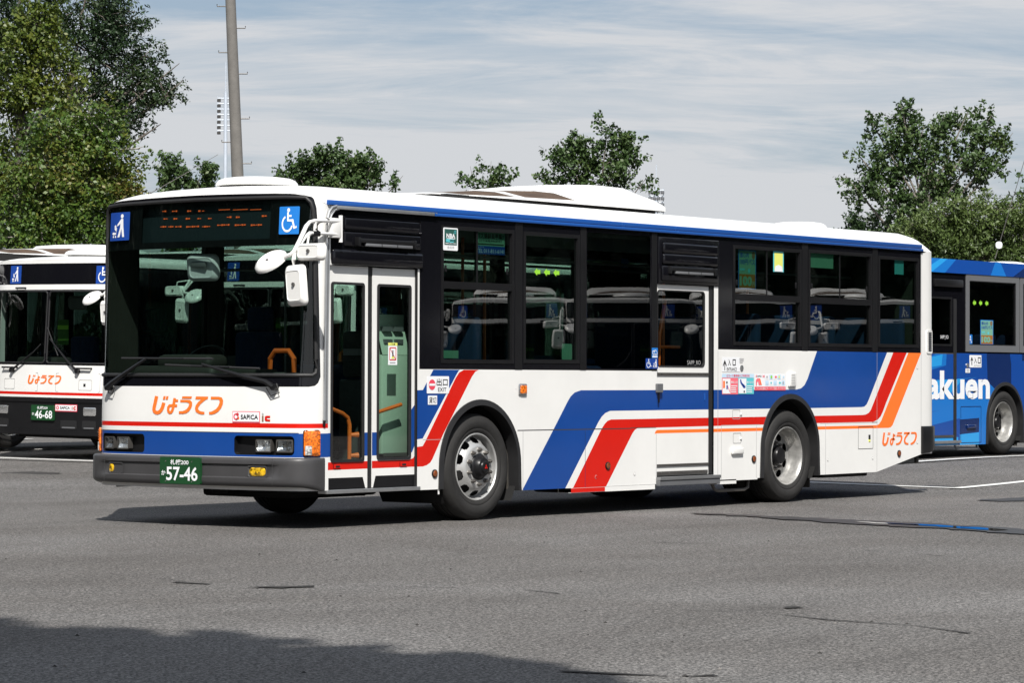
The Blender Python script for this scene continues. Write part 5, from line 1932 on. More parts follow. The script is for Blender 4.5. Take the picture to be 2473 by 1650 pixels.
    p.add([(5.45, .014, 1.64), (6.15, .014, 1.64), (6.15, .014, 2.32), (5.45, .014, 2.32)], [(0, 1, 2, 3)], DGLASS)
    p.text('SAPP_RO', (5.83, 1.72, 6.07, 1.78), lambda x, z: (x, .011, z), STW, .0)
    p.build('pane', do, smooth=0)
    t = MB()
    t.box(5.2, 6.20, -.012, .01, .285, .315, TRIMD)
    t.box(5.2, 6.36, -.05, .05, .195, .235, ALU, .004)
    t.box(6.21, 6.285, -.008, .01, .23, 2.30, RUBBER)
    t.build('entry_step', root, smooth=0)
    l = MB()
    l.box(5.58, 6.42, -.05, .0, 2.49, 2.60, BLACKM, .012)
    l.build('door_lamp', root)
    w2 = MB()
    w2.add([(1.9, .012, 1.55), (5.2, .012, 1.55), (5.2, .012, 2.6), (1.9, .012, 2.6)], [(0, 1, 2, 3)], DGLASS)
    w2.add([(1.8, BW - .012, 1.5), (9.9, BW - .012, 1.5), (9.9, BW - .012, 2.6), (1.8, BW - .012, 2.6)], [(0, 1, 2, 3)], DGLASS)
    w2.skin(rrect(.2, 1.3, U - .2, 2.8, .1), [], [], DGLASS, lambda a, z: fmap(a, z, -.01), FCUTS)
    build_each(w2, 'window', root, 0)
    n = MB()
    n.text('Rakuen', (4.98, .838, 7.315, 1.262), sp(.004), STW, .035)
    n.build('wrap_lettering', root, smooth=0)
    e = MB()
    q, q2 = sp(.004), sp(.006)
    e.rect(6.68, 1.312, 7.05, 1.495, q, STW, .008)
    e.stroke([(6.752, 1.345), (6.752, 1.43)], .02, q2, INK)
    e.poly([(6.752, 1.47), (6.80, 1.405), (6.752, 1.43), (6.704, 1.405)], q2, INK)
    e.text('入', (6.815, 1.372, 6.905, 1.46), q2, INK, .015)
    e.stroke([(6.945, 1.38), (6.945, 1.458), (7.02, 1.458), (7.02, 1.38), (6.945, 1.38)], .014, q2, INK)
    e.text('ENTRANCE', (6.82, 1.325, 7.03, 1.352), q2, INKG, .0)
    e.rect(6.56, 1.232, 6.70, 1.295, q, STW, .004)
    e.stroke([(6.59, 1.275), (6.67, 1.275)], .010, q2, INKG)
    e.stroke([(6.59, 1.252), (6.67, 1.252)], .010, q2, INKG)
    e.build('entrance_sticker', root, smooth=0)
    bt = MB()
    bt.T = Matrix.Translation((6.62, 0, 1.34))
    bt.lathe([(.035, 0), (.035, .01), (.0005, .012)], ALU, 20)
    bt.build('call_button', root)
    fare_poster(root, 7.05, 1.655, .40, .37, -.014)
    i = MB()
    i.rect(6.675, 1.655, 6.80, 1.80, sp(-.013), STB2)
    mp = lambda a, z: (6.675 + .125 * a, .0115, 1.655 + .145 * z)
    i.poly(circ(.5, .75, .12, 10), mp, STW)
    i.stroke([(.3, .5), (.6, .5), (.7, .2), (.85, .2)], .10, mp, STW)
    for x in (6.86, 7.05, 7.24):
        i.poly([(x - .05, 2.275), (x, 2.32), (x, 2.298), (x + .05, 2.298), (x + .05, 2.252), (x, 2.252), (x, 2.23)], sp(-.012), LIME)
    build_each(i, 'pictogram_sticker', root, 0)
    h = MB()
    h.skin(rrect(6.42, .19, 7.05, .735, .01), [rrect(6.43, .20, 7.04, .725, .008)], [], WB1, sp(.002))
    h.skin(rrect(6.63, .85, 6.79, .96, .01), [rrect(6.638, .858, 6.782, .952, .008)], [], WB1, sp(.005))
    h.box(6.60, 6.86, -.03, .0, .40, .47, WB1, .02, 3)
    build_each(h, 'service_hatch', root)
    for x, k in ((2.515, 'steer'), (7.82, 'drive')):
        for sd in (-1, 1):
            make_wheel(root, x, sd, k)
    lip = MB()
    for cx in (2.515, 7.80):
        oo, ii = arch_poly(cx, .50, .595), arch_poly(cx, .50, .545)
        n_ = len(oo)
        ring = [[(a, y, max(z, .165)) for a, z in pts] for pts, y in ((oo, .0), (oo, -.012), (ii, -.018), (ii, .10))]
        lip.add([p_ for q_ in ring for p_ in q_], [(i_ * n_ + k, i_ * n_ + k + 1, (i_ + 1) * n_ + k + 1, (i_ + 1) * n_ + k) for i_ in range(3) for k in range(n_ - 1)], RUBBER)
    build_each(lip, 'wheel_arch', root)
    fl = MB()
    fl.box(8.36, 8.38, .1, .45, .12, .6, mat('mud_flap', (.045, .040, .034), .9))
    fl.build('mud_flap', root, smooth=0)
    u = MB()
    u.box(.4, 7.15, .35, BW - .35, .24, .40, DARK)
    u.box(8.5, 10.3, .35, BW - .35, .26, .40, DARK)
    u.box(7.1, 8.5, .8, BW - .8, .3, .7, DARK)
    for x in (2.515, 7.8):
        pts = [(x + .60 * math.cos(R(a)), .5 + .60 * math.sin(R(a))) for a in range(-30, 211, 12)]
        n_ = len(pts)
        u.add([(a, .02, z) for a, z in pts] + [(a, .75, z) for a, z in pts], [(k, k + 1, n_ + k + 1, n_ + k) for k in range(n_ - 1)] + [tuple(range(n_, 2 * n_))], DARK)
    u.tube([(6.35, .1, .22), (6.4, .05, .10), (7.0, .05, .10), (7.1, .1, .22)], .016, GREYF)
    u.build('underframe', root, smooth=0)
    it = MB()
    it.box(.5, 10.3, .78, BW - .78, .46, .50, FLOORI)
    it.box(.6, 10.3, .10, BW - .10, 2.66, 2.68, PANEL)
    it.box(1.0, 10.3, .05, .06, 1.15, 1.5, DASH)
    it.box(10.2, 10.25, .06, BW - .06, .5, 2.6, PANEL)
    for k in range(5):
        for y0, y1 in ((.15, .95), (1.6, 2.4)):
            it.box(6.9 + k * .8, 7.02 + k * .8, y0, y1, 1.0, 1.82, SEAT, .04)
    it.tube([(6.7, .8, .5), (6.7, .8, 2.66)], .016, HANDRAIL)
    it.build('interior', root)
    vent_dome(root, 10.05, HB, .40, None, 2.91)
    a = MB()
    P0, P1, P2 = [np.array(at(px, py, 47.0)) - np.array(loc) for px, py in ((2403, 625), (2412.6, 592), (2485, 350))]
    a.tube([P0, P1, P2], [.008, .007, .004], STEEL, 5)
    a.box(P1[0] - .05, P1[0] + .05, P1[1] - .05, P1[1] + .05, P1[2] - .055, P1[2] + .055, STW, .04, 3)
    a.build('antenna', root)
    return root


blue_bus = make_blue_bus((13.64, 4.70, .173))
# ------------------------------------------------------------------ the lot
def asphalt():
    m = bpy.data.materials.new('asphalt')
    m.use_nodes = True
    t = m.node_tree
    b = t.nodes['Principled BSDF']
    co = nd(t, 'ShaderNodeTexCoord')

    def noise(scale, detail=4, rough=.6, sc=(1, 1, 1), rot=0, dist=0):
        mp = nd(t, 'ShaderNodeMapping')
        mp.inputs['Scale'].default_value = sc
        mp.inputs['Rotation'].default_value = (0, 0, rot)
        t.links.new(co.outputs['Object'], mp.inputs[0])
        n = nd(t, 'ShaderNodeTexNoise')
        n.inputs['Scale'].default_value = scale
        n.inputs['Detail'].default_value = detail
        n.inputs['Roughness'].default_value = rough
        n.inputs['Distortion'].default_value = dist
        t.links.new(mp.outputs[0], n.inputs['Vector'])
        return n.outputs[0]

    def rng_(v, a, c, lo, hi):
        r = nd(t, 'ShaderNodeMapRange', clamp=True)
        for k, x in (('From Min', a), ('From Max', c), ('To Min', lo), ('To Max', hi)):
            r.inputs[k].default_value = x
        t.links.new(v, r.inputs['Value'])
        return r.outputs[0]

    def op(kind, a, c):
        n = nd(t, 'ShaderNodeMath', operation=kind)
        for i, x in enumerate((a, c)):
            if isinstance(x, (int, float)):
                n.inputs[i].default_value = x
            else:
                t.links.new(x, n.inputs[i])
        return n.outputs[0]
    fine = noise(55, 3, .8)
    grit = noise(17, 5, .75)
    big = noise(.32, 6, .62, (1, 1, 1), 0, .6)
    band = noise(.55, 5, .6, (.28, 1.6, 1), R(-52), .4)
    v = op('MULTIPLY', rng_(fine, .42, .58, .22, 1.85), rng_(grit, .34, .66, .55, 1.48))
    v = op('MULTIPLY', v, rng_(big, .3, .7, .84, 1.14))
    v = op('MULTIPLY', v, rng_(band, .3, .7, .90, 1.10))
    stain = noise(1.1, 7, .7, (.6, 1.2, 1), R(-40), .8)
    v = op('MULTIPLY', v, rng_(stain, .60, .74, 1.0, .74))
    track = noise(.9, 4, .6, (.06, 1.5, 1), R(-28), .3)
    v = op('MULTIPLY', v, rng_(track, .56, .70, 1.0, .86))
    vor = nd(t, 'ShaderNodeTexVoronoi')
    vor.inputs['Scale'].default_value = 30
    t.links.new(co.outputs['Object'], vor.inputs['Vector'])
    stone = rng_(vor.outputs['Distance'], .10, .20, 1.0, 0.0)
    sel = nd(t, 'ShaderNodeSeparateColor')
    t.links.new(vor.outputs['Color'], sel.inputs[0])
    stone = op('MULTIPLY', stone, rng_(sel.outputs[0], .80, .86, 0, 1))
    dark = op('MULTIPLY', rng_(vor.outputs['Distance'], .16, .28, 1.0, 0.0), rng_(sel.outputs[1], .90, .94, 0, .8))
    ramp = nd(t, 'ShaderNodeMix', data_type='RGBA')
    ramp.inputs['A'].default_value = (.096, .0895, .084, 1)
    ramp.inputs['B'].default_value = (.107, .103, .0995, 1)
    t.links.new(rng_(big, .35, .65, 0, 1), ramp.inputs['Factor'])
    mul = nd(t, 'ShaderNodeMix', data_type='RGBA', blend_type='MULTIPLY')
    mul.inputs['Factor'].default_value = 1
    t.links.new(ramp.outputs['Result'], mul.inputs['A'])
    cb = nd(t, 'ShaderNodeCombineXYZ')
    for i in range(3):
        t.links.new(v, cb.inputs[i])
    t.links.new(cb.outputs[0], mul.inputs['B'])
    m1 = nd(t, 'ShaderNodeMix', data_type='RGBA')
    m1.inputs['B'].default_value = (.30, .29, .275, 1)
    t.links.new(stone, m1.inputs['Factor'])
    t.links.new(mul.outputs['Result'], m1.inputs['A'])
    m2_ = nd(t, 'ShaderNodeMix', data_type='RGBA')
    m2_.inputs['B'].default_value = (.012, .012, .012, 1)
    t.links.new(dark, m2_.inputs['Factor'])
    t.links.new(m1.outputs['Result'], m2_.inputs['A'])
    t.links.new(m2_.outputs['Result'], b.inputs['Base Color'])
    b.inputs['Roughness'].default_value = .88
    b.inputs['Specular IOR Level'].default_value = .35
    bp = nd(t, 'ShaderNodeBump')
    bp.inputs['Strength'].default_value = .45
    bp.inputs['Distance'].default_value = .006
    t.links.new(op('ADD', fine, grit), bp.inputs['Height'])
    t.links.new(bp.outputs[0], b.inputs['Normal'])
    return m


ASPH = asphalt()
xs = sorted(set([-1500, -700, -300, -150] + list(range(-80, 121, 4)) + [160, 300, 700, 1800]))
g = MB()
nx_ = len(xs)
g.add([(x, y, gz(x, y)) for x in xs for y in xs], [(i * nx_ + j, (i + 1) * nx_ + j, (i + 1) * nx_ + j + 1, i * nx_ + j + 1) for i in range(nx_ - 1) for j in range(nx_ - 1)], ASPH)
ground = tag(g.build('ground', None, smooth=60), kind='structure')


def sheet(name, polys, m, dz=.006, step=.5, jit=0.0):
    s = MB()
    for pg in polys:
        pts = [ground_at(px * D, py * D) for px, py in pg]
        o = dense([(p[0], p[1]) for p in pts], step)
        if jit:
            o = [(a + rng.normal() * jit * 2.2, b + rng.normal() * jit) for a, b in o]
        s.skin(o, [], [], m, lambda a, b: (a, b, gz(a, b) + dz))
    return tag(s.build(name, None, smooth=0), kind='structure')


LINEW = mat('road_line_paint', (.66, .66, .64), .7, var=.25, vscale=6)
s = MB()


def gline(pts, wd, m, mb, dz=.012, jag=0.0):
    """painted line or seam of real width wd metres, through places given on the lot"""
    P = [ground_at(px * D, py * D) for px, py in pts]
    q = []
    for a, b in zip(P[:-1], P[1:]):
        k = max(1, int(np.linalg.norm(b - a) / .4))
        q += [a + (b - a) * j / k for j in range(k)]
    q.append(P[-1])
    vs = []
    for i, p in enumerate(q):
        d = q[min(i + 1, len(q) - 1)] - q[max(i - 1, 0)]
        d = d / np.linalg.norm(d)
        n = np.array([-d[1], d[0], 0])
        w = wd * (1 + jag * (rng.random() * 2 - 1.0))
        c = p + n * wd * jag * .8 * (rng.random() - .5)
        for sgn in (-1, 1):
            v = c + n * w * .5 * sgn
            vs.append((v[0], v[1], gz(v[0], v[1]) + dz))
    k = len(q)
    on, fs = True, []
    for i in range(k - 1):
        if jag > 1 and rng.random() < .22:
            on = not on
        if on:
            fs.append((2 * i, 2 * i + 1, 2 * i + 3, 2 * i + 2))
    mb.add(vs, fs, m)


s1 = MB()
gline([(-60, 1051), (260, 1062)], .16, LINEW, s1, .014)
gline([(1700, 1101), (1866, 1110), (2198, 1123)], .16, LINEW, s1, .014)
gline([(2192, 1124), (2400, 1102.5)], .16, LINEW, s1, .0165)
gline([(2040, 1066), (2420, 1045)], .16, LINEW, s1, .014)
gline([(-40, 1036), (220, 1030)], .16, LINEW, s1, .014)
gline([(-40, 1014), (70, 1009)], .16, LINEW, s1, .014)
tag(s1.build('parking_lines', None, smooth=0), kind='structure')

CRACK = mat('crack_fill', (.026, .024, .022), .95, var=.5, vscale=14)
DAMP = mat('damp_asphalt', (.030, .028, .026), .5, var=.4, vscale=3, bump=.3, bscale=40)
WATER = mat('puddle_water', (.012, .012, .012), .015, spec=.9)
s2 = MB()
gline([(1560, 1402), (1760, 1409), (1900, 1425), (2100, 1438), (2360, 1475)], .014, CRACK, s2, .005, 1.6)
gline([(400, 1338), (480, 1343)], .035, CRACK, s2, .005, .9)
gline([(560, 1346), (620, 1351), (720, 1350)], .02, CRACK, s2, .005, 1.2)
gline([(40, 1308), (250, 1318), (420, 1336), (760, 1345), (1200, 1355), (1560, 1396)], .010, CRACK, s2, .005, 1.9)
gline([(1100, 1242), (1500, 1246), (1900, 1258), (2350, 1292)], .010, CRACK, s2, .005, 1.9)
gline([(-20, 1117), (280, 1121), (520, 1126)], .05, CRACK, s2, .005, .8)
gline([(1290, 1543), (1420, 1550), (1560, 1556), (1640, 1552)], .028, CRACK, s2, .005, 1.6)
tag(s2.build('pavement_cracks', None, smooth=0), kind='structure')
sheet('patched_asphalt', [[(585, 1350.5), (640, 1347), (712, 1346.5), (720, 1348.5), (690, 1350.5), (640, 1352)], [(0, 1087), (60, 1084), (140, 1086), (130, 1090), (40, 1092)], [(1790, 1396), (1830, 1394), (1850, 1397), (1810, 1399)]], CRACK, .007, .07, .022)
sheet('damp_strip', [[(1560, 1178), (1700, 1183), (1850, 1191), (2000, 1198), (2130, 1203), (2220, 1208), (2400, 1220), (2400, 1232), (2300, 1226), (2180, 1218), (2080, 1212), (1960, 1205), (1820, 1196), (1700, 1187), (1610, 1182)],
                     [(2080, 1118), (2150, 1116.5), (2200, 1118), (2180, 1120), (2110, 1121)], [(2230, 1150), (2320, 1145), (2400, 1143), (2400, 1150), (2300, 1153)], [(2060, 1126), (2120, 1124.5), (2130, 1127), (2080, 1128.5)]], DAMP, .0095, .12, .02)
sheet('puddle', [[(1960, 1201), (2020, 1203), (2060, 1205), (2130, 1207.5), (2200, 1211.5), (2260, 1215), (2310, 1220), (2290, 1221.5), (2230, 1217.5), (2160, 1213), (2090, 1208.5), (2010, 1205)]], WATER, .013, .1, .012)

# loose chips of stone on the lot: nobody could count them
chips = MB()
for _ in range(170):
    px, py = rng.uniform(0, 2350), rng.uniform(1200, 1568)
    p = ground_at(px * D, py * D)
    r = .004 + .010 * rng.random() ** 3
    a = rng.uniform(0, 6.28)
    pts = []
    for k in range(5):
        rr = r * rng.uniform(.7, 1.3)
        pts.append((p[0] + rr * math.cos(a + k * 1.257), p[1] + rr * math.sin(a + k * 1.257), p[2] + .001))
    top = (p[0], p[1], p[2] + r * .8)
    chips.add(pts + [top], [(k, (k + 1) % 5, 5) for k in range(5)], mat('stone_chip', (.17, .16, .15), .8, var=.4, vscale=60) if rng.random() < .4 else mat('stone_chip_dark', (.03, .028, .026), .9))
tag(chips.build('loose_gravel', None, smooth=0), kind='stuff')

# ------------------------------------------------------------------ poles
CONC = mat('pole_concrete', (.155, .147, .136), .85, var=.25, vscale=5, bump=.25, bscale=60)
b0 = ground_at(559 * D, 700)
base = at(545 * D, 400 * D, 70)
top = at(529 * D, 0, 70)
dirv = (top - base) / (top[2] - base[2])
p0 = base + dirv * (.1 - base[2])
p1 = base + dirv * (13.0 - base[2])
pole = empty('utility_pole', p0)
tag(pole, 'tall grey concrete utility pole with step bolts, leaning a little', 'pole')
m = MB()
n_ = 14
m.tube([Vector(dirv) * (12.9 * k / n_) for k in range(n_ + 1)], [.172 - .066 * k / n_ for k in range(n_ + 1)], CONC, 20)
m.build('shaft', pole, smooth=50)
m = MB()
side = Vector((RX[0], RX[1], 0)).normalized()
for k, (py, sgn) in enumerate(((14, -1), (64, 1), (120, -1), (169, 1), (272, 1), (326, -1), (375, 1), (440, -1))):
    q = at(545 * D, py * D, 70)
    c = Vector(dirv) * (q[2] - p0[2])
    rr = .172 - .066 * (q[2] - p0[2]) / 12.9
    m.tube([c + side * sgn * (rr - .02), c + side * sgn * (rr + .20), c + side * sgn * (rr + .20) + Vector((0, 0, .05))], .014, STEEL, 6)
build_each(m, 'step_bolt', pole)

PALE = mat('pale_blue_steel', (.50, .55, .62), .45, metal=.2, var=.12, vscale=1)
for nm, px, ytop, d, w, lab in (('a', 518, 212, 230, .27, 'pale steel floodlight mast far behind, close left of the concrete pole'), ('b', 1506, 432, 300, .30, 'far floodlight mast with a grid of lamps behind the roof unit of the striped bus')):
    tp = at(px * D, ytop * D, d)
    gb = np.array([tp[0], tp[1], .15])
    t_ = empty('floodlight_mast', gb)
    tag(t_, lab, 'floodlight', 'floodlight masts far behind')
    H = tp[2] - .15
    m = MB()
    m.tube([(0, 0, 0), (0, 0, H)], [w * .62, w * .5], PALE, 14)
    m.tube([(0, 0, H), (0, 0, H + 2.4)], .05, PALE, 6)
    m.build('mast', t_)
    m = MB()
    l = MB()
    if nm == 'a':
        for k in range(7):
            z = H - .35 - k * .42 * 1.0
            z = H - .45 - k * .42
            for sg in (-1, 1):
                m.tube([Vector((0, 0, z)), side * sg * .62 + Vector((0, 0, z))], .05, PALE, 6)
                c = side * sg * .52 + Vector((0, 0, z - .16))
                l.box(c.x - .11, c.x + .11, c.y - .11, c.y + .11, c.z - .11, c.z + .11, TRIMD, .03)
        m.tube([side * -.62 + Vector((0, 0, H - .3)), side * -.62 + Vector((0, 0, H - 3.1))], .03, PALE, 6)
    else:
        for k in range(5):
            z = H - .2 - k * .62
            m.tube([side * -.75 + Vector((0, 0, z)), side * .75 + Vector((0, 0, z))], .06, PALE, 6)
            for q in (-.62, -.2, .2, .62):
                c = side * q + Vector((0, 0, z - .22)) - Vector((FX[0], FX[1], 0)) * .15
                l.box(c.x - .15, c.x + .15, c.y - .15, c.y + .15, c.z - .16, c.z + .16, GREYF, .05)
        for q in (-.72, .72):
            m.tube([side * q + Vector((0, 0, H)), side * q + Vector((0, 0, H - 3.1))], .05, PALE, 6)
    m.build('lamp_frame', t_)
    build_each(l, 'floodlight', t_)


# ------------------------------------------------------------------ trees
def leaf_mat(name, cols, trans=.22, rough=.5):
    m = bpy.data.materials.new(name)
    m.use_nodes = True
    t = m.node_tree
    b = t.nodes['Principled BSDF']
    ge = nd(t, 'ShaderNodeNewGeometry')
    cr = nd(t, 'ShaderNodeValToRGB')
    while len(cr.color_ramp.elements) < len(cols):
        cr.color_ramp.elements.new(.5)
    for i, c in enumerate(cols):
        cr.color_ramp.elements[i].position = i / (len(cols) - 1)
        cr.color_ramp.elements[i].color = (*c, 1)
    co = nd(t, 'ShaderNodeTexCoord')
    no = nd(t, 'ShaderNodeTexNoise')
    no.inputs['Scale'].default_value = .7
    no.inputs['Detail'].default_value = 3
    t.links.new(co.outputs['Object'], no.inputs['Vector'])
    ad = nd(t, 'ShaderNodeMath', operation='MULTIPLY_ADD')
    ad.inputs[1].default_value = .45
    t.links.new(ge.outputs['Random Per Island'], ad.inputs[0])
    mr = nd(t, 'ShaderNodeMapRange')
    mr.inputs['From Min'].default_value = .3
    mr.inputs['From Max'].default_value = .7
    mr.inputs['To Max'].default_value = .55
    t.links.new(no.outputs[0], mr.inputs['Value'])
    t.links.new(mr.outputs[0], ad.inputs[2])
    t.links.new(ad.outputs[0], cr.inputs[0])
    t.links.new(cr.outputs[0], b.inputs['Base Color'])
    b.inputs['Roughness'].default_value = rough
    tr = nd(t, 'ShaderNodeBsdfTranslucent')
    t.links.new(cr.outputs[0], tr.inputs[0])
    mx_ = nd(t, 'ShaderNodeMixShader')
    mx_.inputs[0].default_value = trans
    o = t.nodes['Material Output']
    t.links.new(b.outputs[0], mx_.inputs[1])
    t.links.new(tr.outputs[0], mx_.inputs[2])
    t.links.new(mx_.outputs[0], o.inputs['Surface'])
    MATS[name] = m
    return m


L_POP = leaf_mat('poplar_leaf', [(.022, .045, .012), (.042, .082, .020), (.060, .105, .030), (.10, .13, .035)])
L_DARK = leaf_mat('locust_leaf', [(.013, .030, .011), (.021, .046, .016), (.032, .062, .020), (.055, .075, .024)], .25)
L_BIRCH = leaf_mat('birch_leaf', [(.026, .064, .009), (.045, .096, .012), (.076, .128, .017), (.125, .135, .022), (.19, .115, .03)])
L_YEL = leaf_mat('elm_leaf', [(.024, .050, .008), (.048, .085, .010), (.085, .118, .013), (.14, .145, .018)])
L_WIL = leaf_mat('willow_leaf', [(.040, .070, .015), (.065, .105, .024), (.095, .14, .035), (.13, .165, .05)])
BARK = mat('bark', (.11, .095, .08), .9, var=.35, vscale=3)
BIRCHB = mat('pale_bark', (.30, .28, .25), .8, var=.4, vscale=4)


def leaf_cloud(name, parent, pos, nrm, size, m, asp=.6):
    """thousands of separate leaf-sized faces"""
    N = len(pos)
    a = rng.normal(size=(N, 3))
    n = nrm / (np.linalg.norm(nrm, axis=1, keepdims=True) + 1e-9)
    u = np.cross(n, a)
    u /= np.linalg.norm(u, axis=1, keepdims=True) + 1e-9
    w = np.cross(n, u)
    s = size[:, None]
    v = np.empty((N, 4, 3))
    v[:, 0] = pos - u * s * .5
    v[:, 1] = pos + w * s * asp * .5 + n * s * .08
    v[:, 2] = pos + u * s * .5
    v[:, 3] = pos - w * s * asp * .5 + n * s * .08
    me = bpy.data.meshes.new(name)
    me.vertices.add(N * 4)
    me.vertices.foreach_set('co', v.reshape(-1))
    me.loops.add(N * 4)
    me.loops.foreach_set('vertex_index', np.arange(N * 4, dtype=np.int32))
    me.polygons.add(N)
    me.polygons.foreach_set('loop_start', np.arange(0, N * 4, 4, dtype=np.int32))
    me.polygons.foreach_set('loop_total', np.full(N, 4, dtype=np.int32))
    me.materials.append(m)
    me.update(calc_edges=True)
    o = bpy.data.objects.new(name, me)
    COL.objects.link(o)
    o.parent = parent
    return o


def tree(name, label, d, trunk_px, blobs, leafm, ls, dens, twig=1.0, up=.5, droop=0.0, spread=.16, barkm=None, trunk_r=.22, group=None, depth=.8, lean=0.0, shell=.45, asp=.6):
    """blobs: clumps of the crown (cx, cy, rx, ry on the photo grid), each put at the tree's real distance d"""
    pb = at(trunk_px * D, 800, d)
    base = np.array([pb[0], pb[1], gz(pb[0], pb[1])])
    root = empty(name, base)
    tag(root, label, 'tree', group)
    k = d / FPX * D
    fw = np.array([FX[0], FX[1], 0]) / math.hypot(FX[0], FX[1])
    rt = np.array([RX[0], RX[1], 0]) / math.hypot(RX[0], RX[1])
    P, NRM, S = [], [], []
    wood = MB()
    bm_ = barkm or BARK
    cs = []
    if name == 'poplar_tree':
        # the lower crown, mostly behind the buses from here
        x0_, x1_ = min(b[0] - b[2] for b in blobs), max(b[0] + b[2] for b in blobs)
        yb, w_ = max(b[1] + b[3] for b in blobs), (x1_ - x0_)
        while yb < 640:
            blobs = blobs + [(x0_ + w_ * .32, yb + 22, w_ * .26, 34), (x0_ + w_ * .66, yb + 30, w_ * .26, 34)]
            yb += 48
            w_ *= .97
    for cx, cy, rx, ry in blobs:
        c = at(cx * D, cy * D, d) - base
        a, h = rx * k, ry * k
        dd = (a + h) * .5 * depth
        c = c + fw * (rng.random() - .5) * dd * .8
        cs.append((c, a, h, dd))
    ztop = max(c[2] + h for c, a, h, dd in cs)
    cx0 = np.mean([c for c, *_ in cs], axis=0)
    th = ztop * .80
    crook = [np.array([cx0[0] * (t ** 2) * .7 + .12 * math.sin(5 * t), cx0[1] * (t ** 2) * .7 + .12 * math.cos(4 * t), th * t]) for t in np.linspace(0, 1, 8)]
    wood.tube(crook, [trunk_r * (1 - .8 * t) for t in np.linspace(0, 1, 8)], bm_, 10)
    for c, a, h, dd in cs:
        vol = a * h
        z0 = max(th * .12, min(th * .85, c[2] - 1.1 * math.hypot(c[0] - cx0[0], c[1] - cx0[1]) - h * .5))
        i = min(6.999, z0 / th * 7)
        s_ = crook[int(i)] + (crook[int(i) + 1] - crook[int(i)]) * (i - int(i))
        mid = (s_ + c) / 2 + np.array([0, 0, -.1 * a])
        r0 = max(.025, trunk_r * .26 * (1 - z0 / ztop) + .015)
        wood.tube([s_, mid, c, c + (c - mid) * .4], [r0, r0 * .7, r0 * .45, r0 * .15], bm_, 6)
        nt_ = max(8, int(dens * vol * 6.0))
        ns_ = max(6, int(13 * math.sqrt(nt_ / 50.0)))
        sub_ = rng.normal(size=(ns_, 3))
        sub_ /= np.linalg.norm(sub_, axis=1, keepdims=True)
        sub_ *= (shell + (1 - shell) * rng.random((ns_, 1)) ** .6)
        for _ in range(nt_):
            w_ = sub_[rng.integers(ns_)] + rng.normal(size=3) * .19
            v = w_ / (np.linalg.norm(w_) + 1e-6)
            tip = c + rt * w_[0] * a + fw * w_[1] * dd + np.array([0, 0, w_[2] * h])
            dr = v * .8 + np.array([0, 0, up]) + rng.normal(size=3) * .35
            dr /= np.linalg.norm(dr)
            Lt = twig * rng.uniform(.55, 1.25)
            if rng.random() < .07:
                wood.tube([c + (tip - c) * .25, tip, tip + dr * Lt * .5], [.016 + .008 * a, .012, .004], bm_, 4)
            n = int(58 * Lt * rng.uniform(.6, 1.4))
            tt = rng.random(n) ** .8
            q = tip + dr * (tt[:, None] * Lt) + rng.normal(size=(n, 3)) * (spread * (1.15 - .7 * tt))[:, None]
            q[:, 2] -= droop * tt * Lt * rng.uniform(.4, 1.2)
            P.append(q)
            NRM.append(rng.normal(size=(n, 3)) * .8 + v * .5 + np.array([0, 0, .5]))
            S.append(ls * rng.uniform(.65, 1.3, n))
    wood.build('trunk', root, smooth=60)
    leaf_cloud('crown', root, np.concatenate(P), np.concatenate(NRM), np.concatenate(S), leafm, asp)
    return root


# left-hand cluster
tree('locust_tree', 'tall dark green locust tree with feathery sprays reaching towards the concrete pole', 66, 90,
     [(190, 15, 120, 80), (60, -20, 90, 80), (262, 60, 55, 50), (215, 130, 120, 70), (312, 140, 36, 24), (300, 205, 75, 42), (372, 222, 44, 18), (366, 182, 16, 34), (200, 240, 110, 70), (120, 330, 110, 80), (290, 265, 45, 24), (240, 365, 60, 35), (60, 420, 100, 80), (30, 120, 70, 90), (330, 312, 18, 12), (60, 520, 110, 70), (200, 480, 120, 80)],
     L_DARK, 0.1, 52, twig=0.42, up=.05, droop=.12, spread=0.075, trunk_r=.30, asp=.42, shell=0.25)
tree('elm_tree', 'yellow-green leafy tree standing in front of the dark locust', 60, 20,
     [(70, 95, 75, 75), (120, 150, 55, 55), (30, 190, 60, 70), (20, 280, 45, 45), (90, 60, 50, 40), (110, 215, 60, 40), (30, 380, 60, 50), (20, 470, 70, 70)],
     L_YEL, 0.095, 62, twig=0.34, up=.1, droop=.1, spread=0.08, trunk_r=.2, shell=0.3)
tree('birch_tree', 'light green birch with browning hanging leaves and a pale trunk, lowest of its clump', 57, 128,
     [(200, 270, 70, 45), (150, 310, 70, 50), (230, 345, 80, 50), (110, 380, 90, 55), (255, 415, 60, 40), (190, 420, 90, 60), (60, 440, 80, 55), (230, 480, 90, 60), (110, 500, 100, 60), (268, 500, 45, 50), (60, 545, 90, 40), (200, 550, 100, 40)],
     L_BIRCH, 0.085, 66, twig=0.42, up=-.25, droop=.5, spread=0.075, barkm=BIRCHB, trunk_r=.16, shell=0.3)
POPG = 'poplars beyond the buses'
tree('poplar_tree', 'round dark poplar between the birch and the concrete pole', 120, 410, [(402, 392, 34, 28), (395, 425, 40, 28), (460, 402, 22, 26), (455, 430, 34, 25)], L_POP, 0.17, 17, twig=0.5, up=1.2, spread=0.11, trunk_r=.25, group=POPG, shell=0.3)
tree('poplar_tree', 'broad dark poplar clump rising right beside the front roof vent of the striped bus', 112, 770, [(760, 362, 42, 26), (745, 398, 62, 34), (795, 385, 45, 34), (690, 412, 42, 24), (848, 388, 22, 24), (850, 420, 40, 26), (900, 432, 28, 12), (660, 425, 30, 18), (770, 430, 90, 30)], L_POP, 0.16, 17, twig=0.55, up=1.1, spread=0.11, trunk_r=.3, group=POPG, shell=0.3)
